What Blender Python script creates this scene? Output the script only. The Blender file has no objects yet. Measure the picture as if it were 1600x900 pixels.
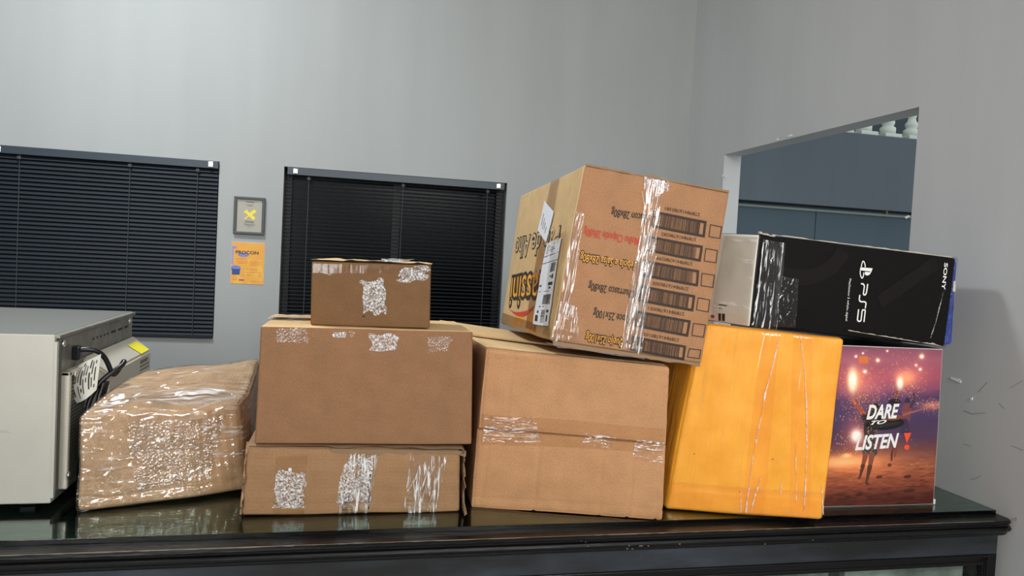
import bpy, bmesh, math, random
import numpy as np
from mathutils import Vector, Matrix

random.seed(7)
rng = np.random.default_rng(7)
scene = bpy.context.scene
COL = scene.collection
Z0 = 1.05                       # height of the glass top above the floor

# ------------------------------------------------------------------ camera
YAW, PITCH, ROLL, FPX, CH = 0.22989, -0.03862, 0.05172, 1181.4, 0.5
Fv = np.array([math.sin(YAW)*math.cos(PITCH), math.cos(YAW)*math.cos(PITCH), math.sin(PITCH)])
Rv = np.cross(Fv, [0, 0, 1]); Rv /= np.linalg.norm(Rv); Uv = np.cross(Rv, Fv)
_c, _s = math.cos(ROLL), math.sin(ROLL)
Rv, Uv = _c*Rv + _s*Uv, -_s*Rv + _c*Uv
cam_d = bpy.data.cameras.new('camera'); cam = bpy.data.objects.new('camera', cam_d); COL.objects.link(cam)
cam_d.sensor_width = 36; cam_d.lens = FPX/1600*36; cam_d.clip_start = 0.02
M = Matrix.Identity(4)
for i in range(3):
    M[i][0], M[i][1], M[i][2] = Rv[i], Uv[i], -Fv[i]
M[2][3] = Z0 + CH
cam.matrix_world = M
scene.camera = cam

# ------------------------------------------------------------------ world and lights
scene.view_settings.view_transform = 'Standard'
scene.view_settings.look = 'None'
scene.view_settings.gamma = 1
scene.view_settings.exposure = 0.0
w = bpy.data.worlds.new('world'); scene.world = w; w.use_nodes = True
w.node_tree.nodes['Background'].inputs[0].default_value = (0.42, 0.46, 0.48, 1)
w.node_tree.nodes['Background'].inputs[1].default_value = 2.3

def area(name, loc, target, sx, sy, watts, color=(1, 1, 1), spread=180):
    l = bpy.data.lights.new(name, 'AREA'); l.shape = 'RECTANGLE'; l.size = sx; l.size_y = sy
    l.energy = watts; l.color = color; l.spread = math.radians(spread)
    o = bpy.data.objects.new(name, l); COL.objects.link(o); o.location = loc
    o.rotation_euler = (Vector(target)-Vector(loc)).to_track_quat('-Z', 'Y').to_euler()
    return o
area('ceiling_lamp_front', (0.95, -1.15, 2.45), (0.6, 1.6, 1.2), 0.9, 0.25, 26, (1, .98, .95))
area('ceiling_lamp_front_left', (0.7, -1.95, 2.35), (0.3, 1.6, 1.2), 0.9, 0.25, 17, (1, .975, .94))
area('front_fill_light', (-0.9, -2.1, 1.85), (0.5, 1.5, 1.3), 1.7, 1.4, 60, (1, .985, .965))  # added soft fill behind the camera, no doorway in the wall
area('ceiling_lamp_back', (-0.75, 1.95, 2.97), (-0.6, 2.3, 1.0), 0.35, 0.35, 30, (.91, .965, 1))

# ------------------------------------------------------------------ helpers
def ray(px):
    return Rv*(px[0]-800)/FPX - Uv*(px[1]-450)/FPX + Fv
def hit(px, axis, val):          # point of the place that the photograph shows at px, on a plane (z counted from the glass top)
    v = ray(px); o = np.array([0, 0, CH]); t = (val-o[axis])/v[axis]
    return o + t*v

def tag(o, label=None, cat=None, group=None, kind=None):
    if label: o['label'] = label
    if cat: o['category'] = cat
    if group: o['group'] = group
    if kind: o['kind'] = kind
    return o

def empty(name, loc, label=None, cat=None, group=None):
    o = bpy.data.objects.new(name, None); COL.objects.link(o); o.location = loc
    o.empty_display_size = 0.05
    return tag(o, label, cat, group)

def link(name, me, parent=None, kind=None, label=None):
    o = bpy.data.objects.new(name, me); COL.objects.link(o)
    if parent is not None:
        o.parent = parent
        o.matrix_parent_inverse = Matrix.Translation(-Vector(world_loc(parent)))
    if kind: o['kind'] = kind
    if label: o['label'] = label
    return o

def world_loc(p):
    l = Vector(p.location)
    if p.parent is not None and p.type == 'MESH': return Vector((0, 0, 0)) + l
    return l

def mesh(name, verts, faces, mat, parent=None, smooth=False, uv=None, kind=None, label=None, colors=None):
    me = bpy.data.meshes.new(name)
    me.from_pydata([tuple(map(float, v)) for v in verts], [], [tuple(map(int, f)) for f in faces])
    mats = mat if isinstance(mat, (list, tuple)) else [mat]
    for m in mats: me.materials.append(m)
    if smooth: me.polygons.foreach_set('use_smooth', [True]*len(me.polygons))
    if uv is not None:
        l = me.uv_layers.new(name='UVMap')
        vi = np.empty(len(me.loops), dtype=np.int32); me.loops.foreach_get('vertex_index', vi)
        l.data.foreach_set('uv', np.asarray(uv, dtype=np.float32)[vi].ravel())
    if colors is not None:
        a = me.color_attributes.new('print', 'FLOAT_COLOR', 'POINT')
        c = np.ones((len(verts), 4), dtype=np.float32); c[:, :3] = colors
        a.data.foreach_set('color', c.ravel())
    me.update()
    return link(name, me, parent, kind, label)

BOXF = [(0, 3, 2, 1), (4, 5, 6, 7), (0, 1, 5, 4), (1, 2, 6, 5), (2, 3, 7, 6), (3, 0, 4, 7)]
def boxes_mesh(name, lst, mat, parent=None, bevel=0.0, kind=None, label=None, segs=2):
    """lst of (x0,x1,y0,y1,z0,z1)"""
    bm = bmesh.new()
    for (x0, x1, y0, y1, z0, z1) in lst:
        v = [bm.verts.new(p) for p in ((x0, y0, z0), (x1, y0, z0), (x1, y1, z0), (x0, y1, z0), (x0, y0, z1), (x1, y0, z1), (x1, y1, z1), (x0, y1, z1))]
        for f in BOXF: bm.faces.new([v[i] for i in f])
    if bevel > 0:
        bmesh.ops.bevel(bm, geom=list(bm.edges), offset=bevel, segments=segs, affect='EDGES', profile=0.5)
    me = bpy.data.meshes.new(name); bm.to_mesh(me); bm.free(); me.materials.append(mat)
    return link(name, me, parent, kind, label)

def hull8(name, c, mat, parent=None, bevel=0.0, kind=None, label=None):
    """block from 8 corners: bottom 4 then top 4"""
    bm = bmesh.new(); v = [bm.verts.new(tuple(map(float, p))) for p in c]
    for f in BOXF: bm.faces.new([v[i] for i in f])
    bmesh.ops.recalc_face_normals(bm, faces=list(bm.faces))
    if bevel > 0: bmesh.ops.bevel(bm, geom=list(bm.edges), offset=bevel, segments=2, affect='EDGES')
    me = bpy.data.meshes.new(name); bm.to_mesh(me); bm.free(); me.materials.append(mat)
    return link(name, me, parent, kind, label)

def lathe(prof, seg=20):
    v = []; f = []
    for (r, z) in prof:
        for k in range(seg):
            a = 2*math.pi*k/seg; v.append((r*math.cos(a), r*math.sin(a), z))
    n = len(prof)
    for i in range(n-1):
        for k in range(seg):
            f.append((i*seg+k, i*seg+(k+1) % seg, (i+1)*seg+(k+1) % seg, (i+1)*seg+k))
    f.append(tuple(range(seg))[::-1]); f.append(tuple((n-1)*seg+k for k in range(seg)))
    return v, f

def tube(name, pts, r, mat, parent=None, seg=12, label=None):
    cu = bpy.data.curves.new(name, 'CURVE'); cu.dimensions = '3D'
    sp = cu.splines.new('NURBS'); sp.points.add(len(pts)-1)
    for p, q in zip(sp.points, pts): p.co = (*q, 1)
    sp.use_endpoint_u = True; sp.order_u = 4; cu.resolution_u = 10
    cu.bevel_depth = r; cu.bevel_resolution = 4; cu.use_fill_caps = True
    t = bpy.data.objects.new('tmp', cu); COL.objects.link(t)
    dg = bpy.context.evaluated_depsgraph_get(); me = bpy.data.meshes.new_from_object(t.evaluated_get(dg))
    bpy.data.objects.remove(t); bpy.data.curves.remove(cu)
    me.name = name; me.materials.clear(); me.materials.append(mat)
    me.polygons.foreach_set('use_smooth', [True]*len(me.polygons))
    return link(name, me, parent, None, label)

# ---- value noise (numpy)
_perm = rng.random((64, 64, 64))
def vnoise(p, scale, seed=0.0):
    q = np.asarray(p)*scale + seed + 100.0
    i = np.floor(q).astype(int); f = q-i; f = f*f*(3-2*f)
    def g(a, b, c): return _perm[(i[..., 0]+a) % 64, (i[..., 1]+b) % 64, (i[..., 2]+c) % 64]
    x, y, z = f[..., 0], f[..., 1], f[..., 2]
    c00 = g(0, 0, 0)*(1-x)+g(1, 0, 0)*x; c10 = g(0, 1, 0)*(1-x)+g(1, 1, 0)*x
    c01 = g(0, 0, 1)*(1-x)+g(1, 0, 1)*x; c11 = g(0, 1, 1)*(1-x)+g(1, 1, 1)*x
    return ((c00*(1-y)+c10*y)*(1-z)+(c01*(1-y)+c11*y)*z)*2-1

# ------------------------------------------------------------------ materials
def srgb(r, g, b):
    return tuple(((c/255)/12.92 if c/255 <= .04045 else ((c/255+.055)/1.055)**2.4) for c in (r, g, b)) + (1,)

class NT:
    def __init__(s, name):
        s.m = bpy.data.materials.new(name); s.m.use_nodes = True; s.t = s.m.node_tree; s.t.nodes.clear()
        s.out = s.n('ShaderNodeOutputMaterial')
    def n(s, typ, **kw):
        nd = s.t.nodes.new(typ)
        for k, v in kw.items():
            if k.startswith('i_'):
                key = k[2:]; key = int(key) if key.isdigit() else key.replace('_', ' ')
                inp = nd.inputs[key]
                if hasattr(v, 'is_output') or isinstance(v, bpy.types.NodeSocket): s.t.links.new(v, inp)
                else: inp.default_value = v
            else: setattr(nd, k, v)
        return nd
    def noise(s, vec, scale, detail=3, rough=.5, dist=0):
        return s.n('ShaderNodeTexNoise', i_Vector=vec, i_Scale=scale, i_Detail=detail, i_Roughness=rough, i_Distortion=dist).outputs[0]
    def ramp(s, fac, stops):
        r = s.n('ShaderNodeValToRGB', i_Fac=fac); e = r.color_ramp.elements
        while len(e) > 1: e.remove(e[-1])
        e[0].position = stops[0][0]; e[0].color = stops[0][1] if len(stops[0][1]) == 4 else (*stops[0][1], 1)
        for p, c in stops[1:]:
            x = e.new(p); x.color = c if len(c) == 4 else (*c, 1)
        return r.outputs[0]
    def math(s, op, a, b=0.0, c=0.0):
        return s.n('ShaderNodeMath', operation=op, i_0=a, i_1=b, i_2=c).outputs[0]
    def mix(s, fac, a, b, bt='MIX'):
        nd = s.n('ShaderNodeMix', data_type='RGBA', blend_type=bt)
        for idx, v in ((0, fac), (6, a), (7, b)):
            if isinstance(v, bpy.types.NodeSocket): s.t.links.new(v, nd.inputs[idx])
            else: nd.inputs[idx].default_value = v
        return nd.outputs[2]
    def scalevec(s, vec, sc):
        return s.n('ShaderNodeMapping', i_Vector=vec, i_Scale=sc).outputs[0]
    def rotvec(s, vec, rz, sc):
        return s.n('ShaderNodeMapping', i_Vector=vec, i_Rotation=(0, 0, rz), i_Scale=sc).outputs[0]
    def obj(s): return s.n('ShaderNodeTexCoord').outputs['Object']
    def uv(s): return s.n('ShaderNodeUVMap', uv_map='UVMap').outputs[0]
    def bump(s, h, strength=.5, dist=.001, normal=None):
        nd = s.n('ShaderNodeBump', i_Height=h, i_Strength=strength, i_Distance=dist)
        if normal is not None: s.t.links.new(normal, nd.inputs['Normal'])
        return nd.outputs[0]
    def bsdf(s, **kw):
        b = s.n('ShaderNodeBsdfPrincipled')
        for k, v in kw.items():
            inp = b.inputs[k.replace('_', ' ')]
            if isinstance(v, bpy.types.NodeSocket): s.t.links.new(v, inp)
            else: inp.default_value = v
        s.t.links.new(b.outputs[0], s.out.inputs[0]); return b

def flat(name, col, rough=.6, metal=0.0, spec=.5):
    n = NT(name); n.bsdf(Base_Color=col, Roughness=rough, Metallic=metal, Specular_IOR_Level=spec); return n.m

def cardboard(name, col, dirn=0, bumpk=.25, dark=.90, stretch=(1, 1, 1)):
    """kraft board: uv in metres; dirn 0 flutes run vertical, 1 horizontal"""
    n = NT(name); uv = n.uv()
    a = n.noise(uv, 22, 4, .6); b = n.noise(uv, 420, 3, .7)
    fib = n.noise(n.scalevec(uv, (1500, 160, 1) if dirn == 0 else (160, 1500, 1)), 1.0, 2, .6)
    c1 = tuple(x*dark for x in col[:3])+(1,)
    c2 = tuple(min(1, x*1.06) for x in col[:3])+(1,)
    base = n.ramp(a, [(.3, c1), (.7, c2)])
    base = n.mix(.30, base, n.ramp(b, [(.35, (.25, .22, .2)), (.65, (.75, .75, .75))]), 'OVERLAY')
    base = n.mix(.16, base, n.ramp(fib, [(.3, (.2, .2, .2)), (.7, (.8, .8, .8))]), 'OVERLAY')
    wv = n.n('ShaderNodeTexWave', wave_type='BANDS', bands_direction='X' if dirn == 0 else 'Y', i_Vector=uv, i_Scale=42.0, i_Distortion=.6, i_Detail=1.0)
    h = n.math('MULTIPLY_ADD', wv.outputs[1], .22, n.math('MULTIPLY', b, .7))
    h = n.math('MULTIPLY_ADD', a, 1.5, h)
    n.bsdf(Base_Color=base, Roughness=.78, Specular_IOR_Level=.25, Normal=n.bump(h, bumpk, .0012))
    return n.m

KRAFT = srgb(178, 134, 96)
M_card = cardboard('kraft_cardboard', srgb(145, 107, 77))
M_cardF = cardboard('fluted_cardboard', srgb(190, 143, 102))
M_cardC = cardboard('ribbed_cardboard', srgb(158, 122, 88), 1, .45)
M_cardE = cardboard('dark_kraft_cardboard', srgb(122, 90, 60), 0, .2)
M_cardG = cardboard('printed_box_cardboard', srgb(170, 126, 91))
M_cardTop = cardboard('toplit_cardboard', srgb(224, 192, 144))  # paler copy of the board, paints the light on tops and flaps
M_cardB = cardboard('wrapped_cardboard', srgb(200, 167, 132), 0, .8, .80)
M_torn = cardboard('torn_cardboard_edge', srgb(160, 132, 102), 1, 1.5, .55)
M_dark = flat('shadow_gap_board', (.05, .035, .025, 1), .9)

def film(name, fac=.20, rough=.10, layers=(), strength=1.0, dist=.002, tint=(1, 1, 1, 1), patch=None, white=None):
    """clear plastic tape or stretch film: mostly see-through, its wrinkles mirror the lamps.
    layers: (kind, scale xyz, rot, weight, detail)"""
    n = NT(name); uv = n.uv(); h = None
    for (kind, sc, rz, wt, det) in layers:
        v = n.rotvec(uv, rz, sc)
        if kind == 'noise': x = n.noise(v, 1.0, det, .55, .4)
        elif kind == 'ridge':
            x = n.noise(v, 1.0, det, .5, .8)
            x = n.math('SUBTRACT', 1.0, n.math('MULTIPLY', n.math('ABSOLUTE', n.math('SUBTRACT', x, .5)), 7.0))
            x = n.math('MAXIMUM', x, 0.0)
        else:
            x = n.n('ShaderNodeTexVoronoi', feature='SMOOTH_F1', i_Vector=v, i_Scale=1.0, i_Smoothness=.35).outputs[0]
        x = n.math('MULTIPLY', x, wt)
        h = x if h is None else n.math('ADD', h, x)
    nrm = n.bump(h, strength, dist)
    lw = n.n('ShaderNodeFresnel', i_IOR=1.5, i_Normal=nrm).outputs[0]
    f = n.math('MINIMUM', n.math('MULTIPLY_ADD', lw, .25, fac*.6+.035), .5)
    if patch:
        pm = n.ramp(n.noise(uv, patch[0], 2, .5), [(patch[1], (.15, .15, .15)), (patch[2], (1, 1, 1))])
        f = n.math('MULTIPLY', f, pm)
    tr = n.n('ShaderNodeBsdfTransparent', i_Color=tint)
    gl = n.n('ShaderNodeBsdfGlossy', i_Color=(1, 1, 1, 1), i_Roughness=rough, i_Normal=nrm)
    mx = n.n('ShaderNodeMixShader', i_0=f, i_1=tr.outputs[0], i_2=gl.outputs[0])
    if white:                                   # crumpled plastic, whitened with diffuse patches that paint in lamp glints
        amt, sc, rz, lo, hi = white[:5]
        q = n.noise(n.rotvec(uv, rz, sc), 1.0, 3, .62, .6)
        wm = n.ramp(q, [(lo, (0, 0, 0)), (hi, (1, 1, 1))])
        if len(white) > 5:
            wm = n.math('MULTIPLY', wm, n.ramp(n.noise(uv, white[5], 2, .5), [(white[6], (0, 0, 0)), (white[7], (1, 1, 1))]))
        df = n.n('ShaderNodeBsdfDiffuse', i_Color=(1, .99, .97, 1) if name == 'tape_crease_film' else (.93, .93, .94, 1), i_Normal=nrm)
        mx = n.n('ShaderNodeMixShader', i_0=n.math('MULTIPLY', wm, amt), i_1=mx.outputs[0], i_2=df.outputs[0])
    n.t.links.new(mx.outputs[0], n.out.inputs[0])
    return n.m

F_speck = film('crinkled_clear_tape', .12, .14, [('vor', (330, 260, 1), .2, 1.0, 0), ('noise', (120, 160, 1), 0, 1.3, 2)], 1.0, .0018, white=(.72, (260, 200, 1), .2, .42, .60, 45, .30, .44))
F_soft = film('smooth_clear_tape', .0, .12, [('noise', (60, 14, 1), 0, .8, 1), ('ridge', (50, 5, 1), 0, .10, 0)], .55, .0015, (.97, .95, .91, 1))
F_faint = film('faint_clear_tape', .05, .15, [('vor', (330, 260, 1), .2, .7, 0), ('noise', (90, 120, 1), 0, 1.0, 2)], 1.0, .0018, white=(.45, (300, 240, 1), .2, .54, .64, 60, .44, .58))
F_diag = film('stretched_clear_tape', .10, .12, [('noise', (150, 16, 1), -.55, 1.3, 2), ('ridge', (90, 10, 1), -.45, .3, 1)], 1.0, .0016, white=(.85, (210, 16, 1), -.5, .53, .60, 22, .34, .5))
F_wrap = film('clear_stretch_film', .12, .11, [('noise', (16, 42, 1), .5, 2.2, 2), ('ridge', (16, 34, 1), .45, .45, 1)], 1.0, .0026, (.98, .97, .95, 1), white=(.5, (14, 110, 1), .35, .57, .66, 9, .40, .60))
F_top = film('glossy_top_film', .16, .12, [('noise', (14, 60, 1), .1, 1.6, 2), ('ridge', (10, 50, 1), .1, .4, 1)], 1.0, .002, white=(.8, (8, 60, 1), .1, .50, .62, 11, .38, .56))
F_bub = film('film_with_air_bubbles', .14, .14, [('vor', (240, 200, 1), 0, 1.0, 0), ('noise', (40, 60, 1), .4, 1.2, 1)], 1.0, .0020, white=(.85, (110, 170, 1), .1, .56, .64, 16, .46, .56))
F_vert = film('pulled_clear_film', .12, .10, [('noise', (110, 9, 1), .10, 1.4, 1), ('ridge', (80, 7, 1), .12, .5, 1)], 1.0, .0018, white=(.6, (150, 9, 1), .1, .56, .64, 18, .42, .56))
F_black = film('crinkled_film_on_black', .0, .10, [('noise', (120, 14, 1), .05, 1.3, 2), ('ridge', (60, 30, 1), .5, .6, 1)], 1.0, .002, white=(.6, (200, 60, 1), .5, .60, .68, 30, .40, .55))
F_orange = film('tape_over_orange_paper', .0, .10, [('noise', (70, 6, 1), .05, .8, 1), ('ridge', (55, 3.5, 1), .08, .22, 0)], .8, .002, (1, .975, .93, 1))

def paint(name, base, var=.06, rough=.7, bumpk=.15):
    n = NT(name); p = n.obj()
    a = n.noise(p, .9, 3, .5); b = n.noise(n.scalevec(p, (6, 6, .7)), 1.0, 3, .6); c = n.noise(p, 60, 3, .6)
    lo = tuple(x*(1-var) for x in base[:3])+(1,); hi = tuple(min(1, x*(1+var)) for x in base[:3])+(1,)
    col = n.ramp(a, [(.3, lo), (.7, hi)])
    col = n.mix(.10, col, n.ramp(b, [(.35, (.35, .35, .35)), (.65, (.65, .65, .65))]), 'OVERLAY')
    n.bsdf(Base_Color=col, Roughness=rough, Specular_IOR_Level=.3, Normal=n.bump(c, bumpk, .001))
    return n.m
M_wall = paint('grey_wall_paint', srgb(163, 166, 165), .03)
M_wallR = paint('grey_side_wall_paint', srgb(184, 184, 184), .03)
M_ceil = paint('white_ceiling_paint', srgb(215, 215, 212))
M_floor = paint('pale_floor', srgb(186, 186, 182), .06, .14, .03)
M_ext = paint('blue_grey_outer_wall', srgb(90, 98, 104), .10, .8)
M_ext2 = paint('dark_outer_panel', srgb(78, 90, 98), .08, .8)
M_stone = paint('white_cast_stone', srgb(205, 210, 200), .08, .7)
M_far = paint('far_dark_wall', srgb(66, 78, 84), .1, .8)

def wood_black(name, wear=.5):
    n = NT(name); p = n.obj()
    g = n.noise(n.scalevec(p, (4, 60, 60)), 1.0, 4, .6); s = n.noise(n.scalevec(p, (20, 180, 180)), 1.0, 3, .6)
    chip = n.ramp(n.noise(n.scalevec(p, (14, 60, 60)), 1.0, 5, .75), [(.72, (0, 0, 0)), (.75, (1, 1, 1))])
    col = n.mix(n.math('MULTIPLY', chip, wear), srgb(11, 11, 13), srgb(110, 102, 90))
    r = n.n('ShaderNodeMapRange', i_Value=g, i_1=.3, i_2=.7, i_3=.2, i_4=.42).outputs[0]
    h = n.math('MULTIPLY_ADD', s, .6, g)
    n.bsdf(Base_Color=col, Roughness=r, Specular_IOR_Level=.32, Normal=n.bump(h, .45, .0015))
    return n.m
M_wood = wood_black('black_lacquered_wood', .3)
n = NT('sheen_tinted_black_wood'); p = n.obj()
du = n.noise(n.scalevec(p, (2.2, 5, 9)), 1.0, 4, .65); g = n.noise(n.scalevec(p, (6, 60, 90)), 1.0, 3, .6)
n.bsdf(Base_Color=n.ramp(du, [(.38, srgb(20, 21, 23)), (.62, srgb(52, 58, 66))]), Roughness=.38, Normal=n.bump(g, .25, .001)); M_apron = n.m  # patchy blue-grey tint paints a sheen on the counter front
M_wear_glint = flat('bare_wood_wear_and_glint', srgb(118, 106, 88), .7)

n = NT('green_edge_glass')
gl = n.n('ShaderNodeBsdfPrincipled'); gl.inputs['Base Color'].default_value = (.62, .86, .78, 1)
gl.inputs['Roughness'].default_value = 0.01; gl.inputs['IOR'].default_value = 1.5; gl.inputs['Transmission Weight'].default_value = 1
va = n.n('ShaderNodeVolumeAbsorption', i_Color=(.05, .62, .48, 1), i_Density=26.0)
n.t.links.new(gl.outputs[0], n.out.inputs[0]); n.t.links.new(va.outputs[0], n.out.inputs[1]); M_glass = n.m

n = NT('case_glass')
tr = n.n('ShaderNodeBsdfTransparent', i_Color=(.86, .9, .88, 1)); g2 = n.n('ShaderNodeBsdfGlossy', i_Roughness=.03)
fr = n.n('ShaderNodeFresnel', i_IOR=1.5); bk = n.n('ShaderNodeNewGeometry').outputs['Backfacing']
mx = n.n('ShaderNodeMixShader', i_0=n.math('MULTIPLY', fr.outputs[0], n.math('SUBTRACT', 1.0, bk)), i_1=tr.outputs[0], i_2=g2.outputs[0])
n.t.links.new(mx.outputs[0], n.out.inputs[0]); M_pane = n.m
n = NT('night_window_glass'); n.bsdf(Base_Color=(.003, .004, .005, 1), Roughness=.25, Specular_IOR_Level=.1); M_night = n.m
M_slat = flat('dark_slat_paint', srgb(26, 34, 42), .6, 0, .3)
M_slat2 = flat('black_slat_paint', srgb(34, 40, 45), .6, 0, .3)
M_rail = flat('blind_headrail_paint', srgb(46, 58, 68), .4)
M_cord = flat('blind_cord', srgb(60, 66, 70), .8)
M_chrome = flat('bracket_metal', (.8, .8, .78, 1), .25, 1)
M_white = flat('white_plastic', srgb(225, 225, 215), .5)
M_paper = flat('white_paper', srgb(222, 224, 232), .6)
M_ink = flat('dark_print_ink', srgb(52, 40, 34), .7)
M_inkred = flat('red_print_ink', srgb(196, 62, 46), .7)
M_inkor = flat('orange_print_ink', srgb(238, 168, 52), .7)
M_black = flat('black_print', srgb(24, 24, 26), .5)
M_whiteprint = flat('white_print', srgb(240, 240, 236), .5)
M_orangeprint = flat('vermilion_print', srgb(242, 82, 38), .5)

def printmat(name, rough=.35, spec=.5):
    n = NT(name); a = n.n('ShaderNodeAttribute', attribute_name='print')
    n.bsdf(Base_Color=a.outputs['Color'], Roughness=rough, Specular_IOR_Level=spec); return n.m
M_print = printmat('glossy_colour_print', .3)
M_printm = printmat('matt_colour_print', .6)

n = NT('brushed_steel'); p = n.obj()
b = n.noise(n.scalevec(p, (3, 3, 240)), 1.0, 3, .6); c = n.noise(p, 9, 3, .5)
n.bsdf(Base_Color=n.ramp(c, [(.3, srgb(190, 187, 178)), (.7, srgb(198, 195, 186))]), Metallic=.25,
       Roughness=n.n('ShaderNodeMapRange', i_Value=b, i_3=.38, i_4=.52).outputs[0], Normal=n.bump(b, .05, .0005)); M_steel = n.m
n = NT('galvanised_panel'); p = n.obj(); c = n.noise(p, 22, 4, .6)
n.bsdf(Base_Color=n.ramp(c, [(.3, srgb(120, 119, 113)), (.7, srgb(160, 158, 150))]), Metallic=.6, Roughness=.42); M_galv = n.m
M_cream = flat('cream_painted_steel', srgb(205, 200, 186), .38, .25)
M_rubber = flat('black_rubber', srgb(16, 20, 26), .3)
M_yellow = flat('yellow_sticker', srgb(238, 226, 40), .5)
M_greyink = flat('grey_print', srgb(120, 118, 112), .7)

n = NT('orange_kraft_paper'); uv = n.uv()
a = n.noise(uv, 14, 3, .5); b = n.noise(uv, 300, 3, .6); cc = n.noise(n.rotvec(uv, .15, (60, 5, 1)), 1.0, 2, .5)
n.bsdf(Base_Color=n.ramp(a, [(.3, srgb(236, 156, 40)), (.7, srgb(250, 176, 62))]), Roughness=.5, Specular_IOR_Level=.35,
       Normal=n.bump(n.math('MULTIPLY_ADD', cc, 1.5, n.math('MULTIPLY', b, .15)), .8, .0035)); M_orange = n.m

n = NT('glossy_black_board'); uv = n.uv(); a = n.noise(uv, 300, 2, .5)
n.bsdf(Base_Color=srgb(14, 12, 12), Roughness=.3, Specular_IOR_Level=.22, Normal=n.bump(a, .05, .0006)); M_blackbox = n.m
M_arc = flat('tone_on_tone_print', srgb(21, 18, 17), .3, 0, .25)
n = NT('blue_box_side'); uv = n.uv(); v = n.noise(n.scalevec(uv, (40, 260, 1)), 1.0, 3, .6)
n.bsdf(Base_Color=n.ramp(v, [(.35, srgb(34, 48, 120)), (.6, srgb(70, 88, 170)), (.72, srgb(190, 195, 215))]), Roughness=.35,
       Normal=n.bump(v, .6, .002)); M_blue = n.m
n = NT('blue_end_board'); v = n.noise(n.scalevec(n.obj(), (260, 40, 30)), 1.0, 3, .6)
n.bsdf(Base_Color=n.ramp(v, [(.35, srgb(34, 46, 118)), (.6, srgb(66, 84, 165)), (.75, srgb(190, 195, 215))]), Roughness=.35, Normal=n.bump(v, .5, .002)); M_blueend = n.m
n = NT('white_box_end'); uv = n.uv(); v = n.noise(uv, 12, 3, .5)
n.bsdf(Base_Color=n.ramp(v, [(.3, srgb(222, 218, 206)), (.7, srgb(240, 237, 228))]), Roughness=.4, Normal=n.bump(v, .3, .003)); M_whitebox = n.m

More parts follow.
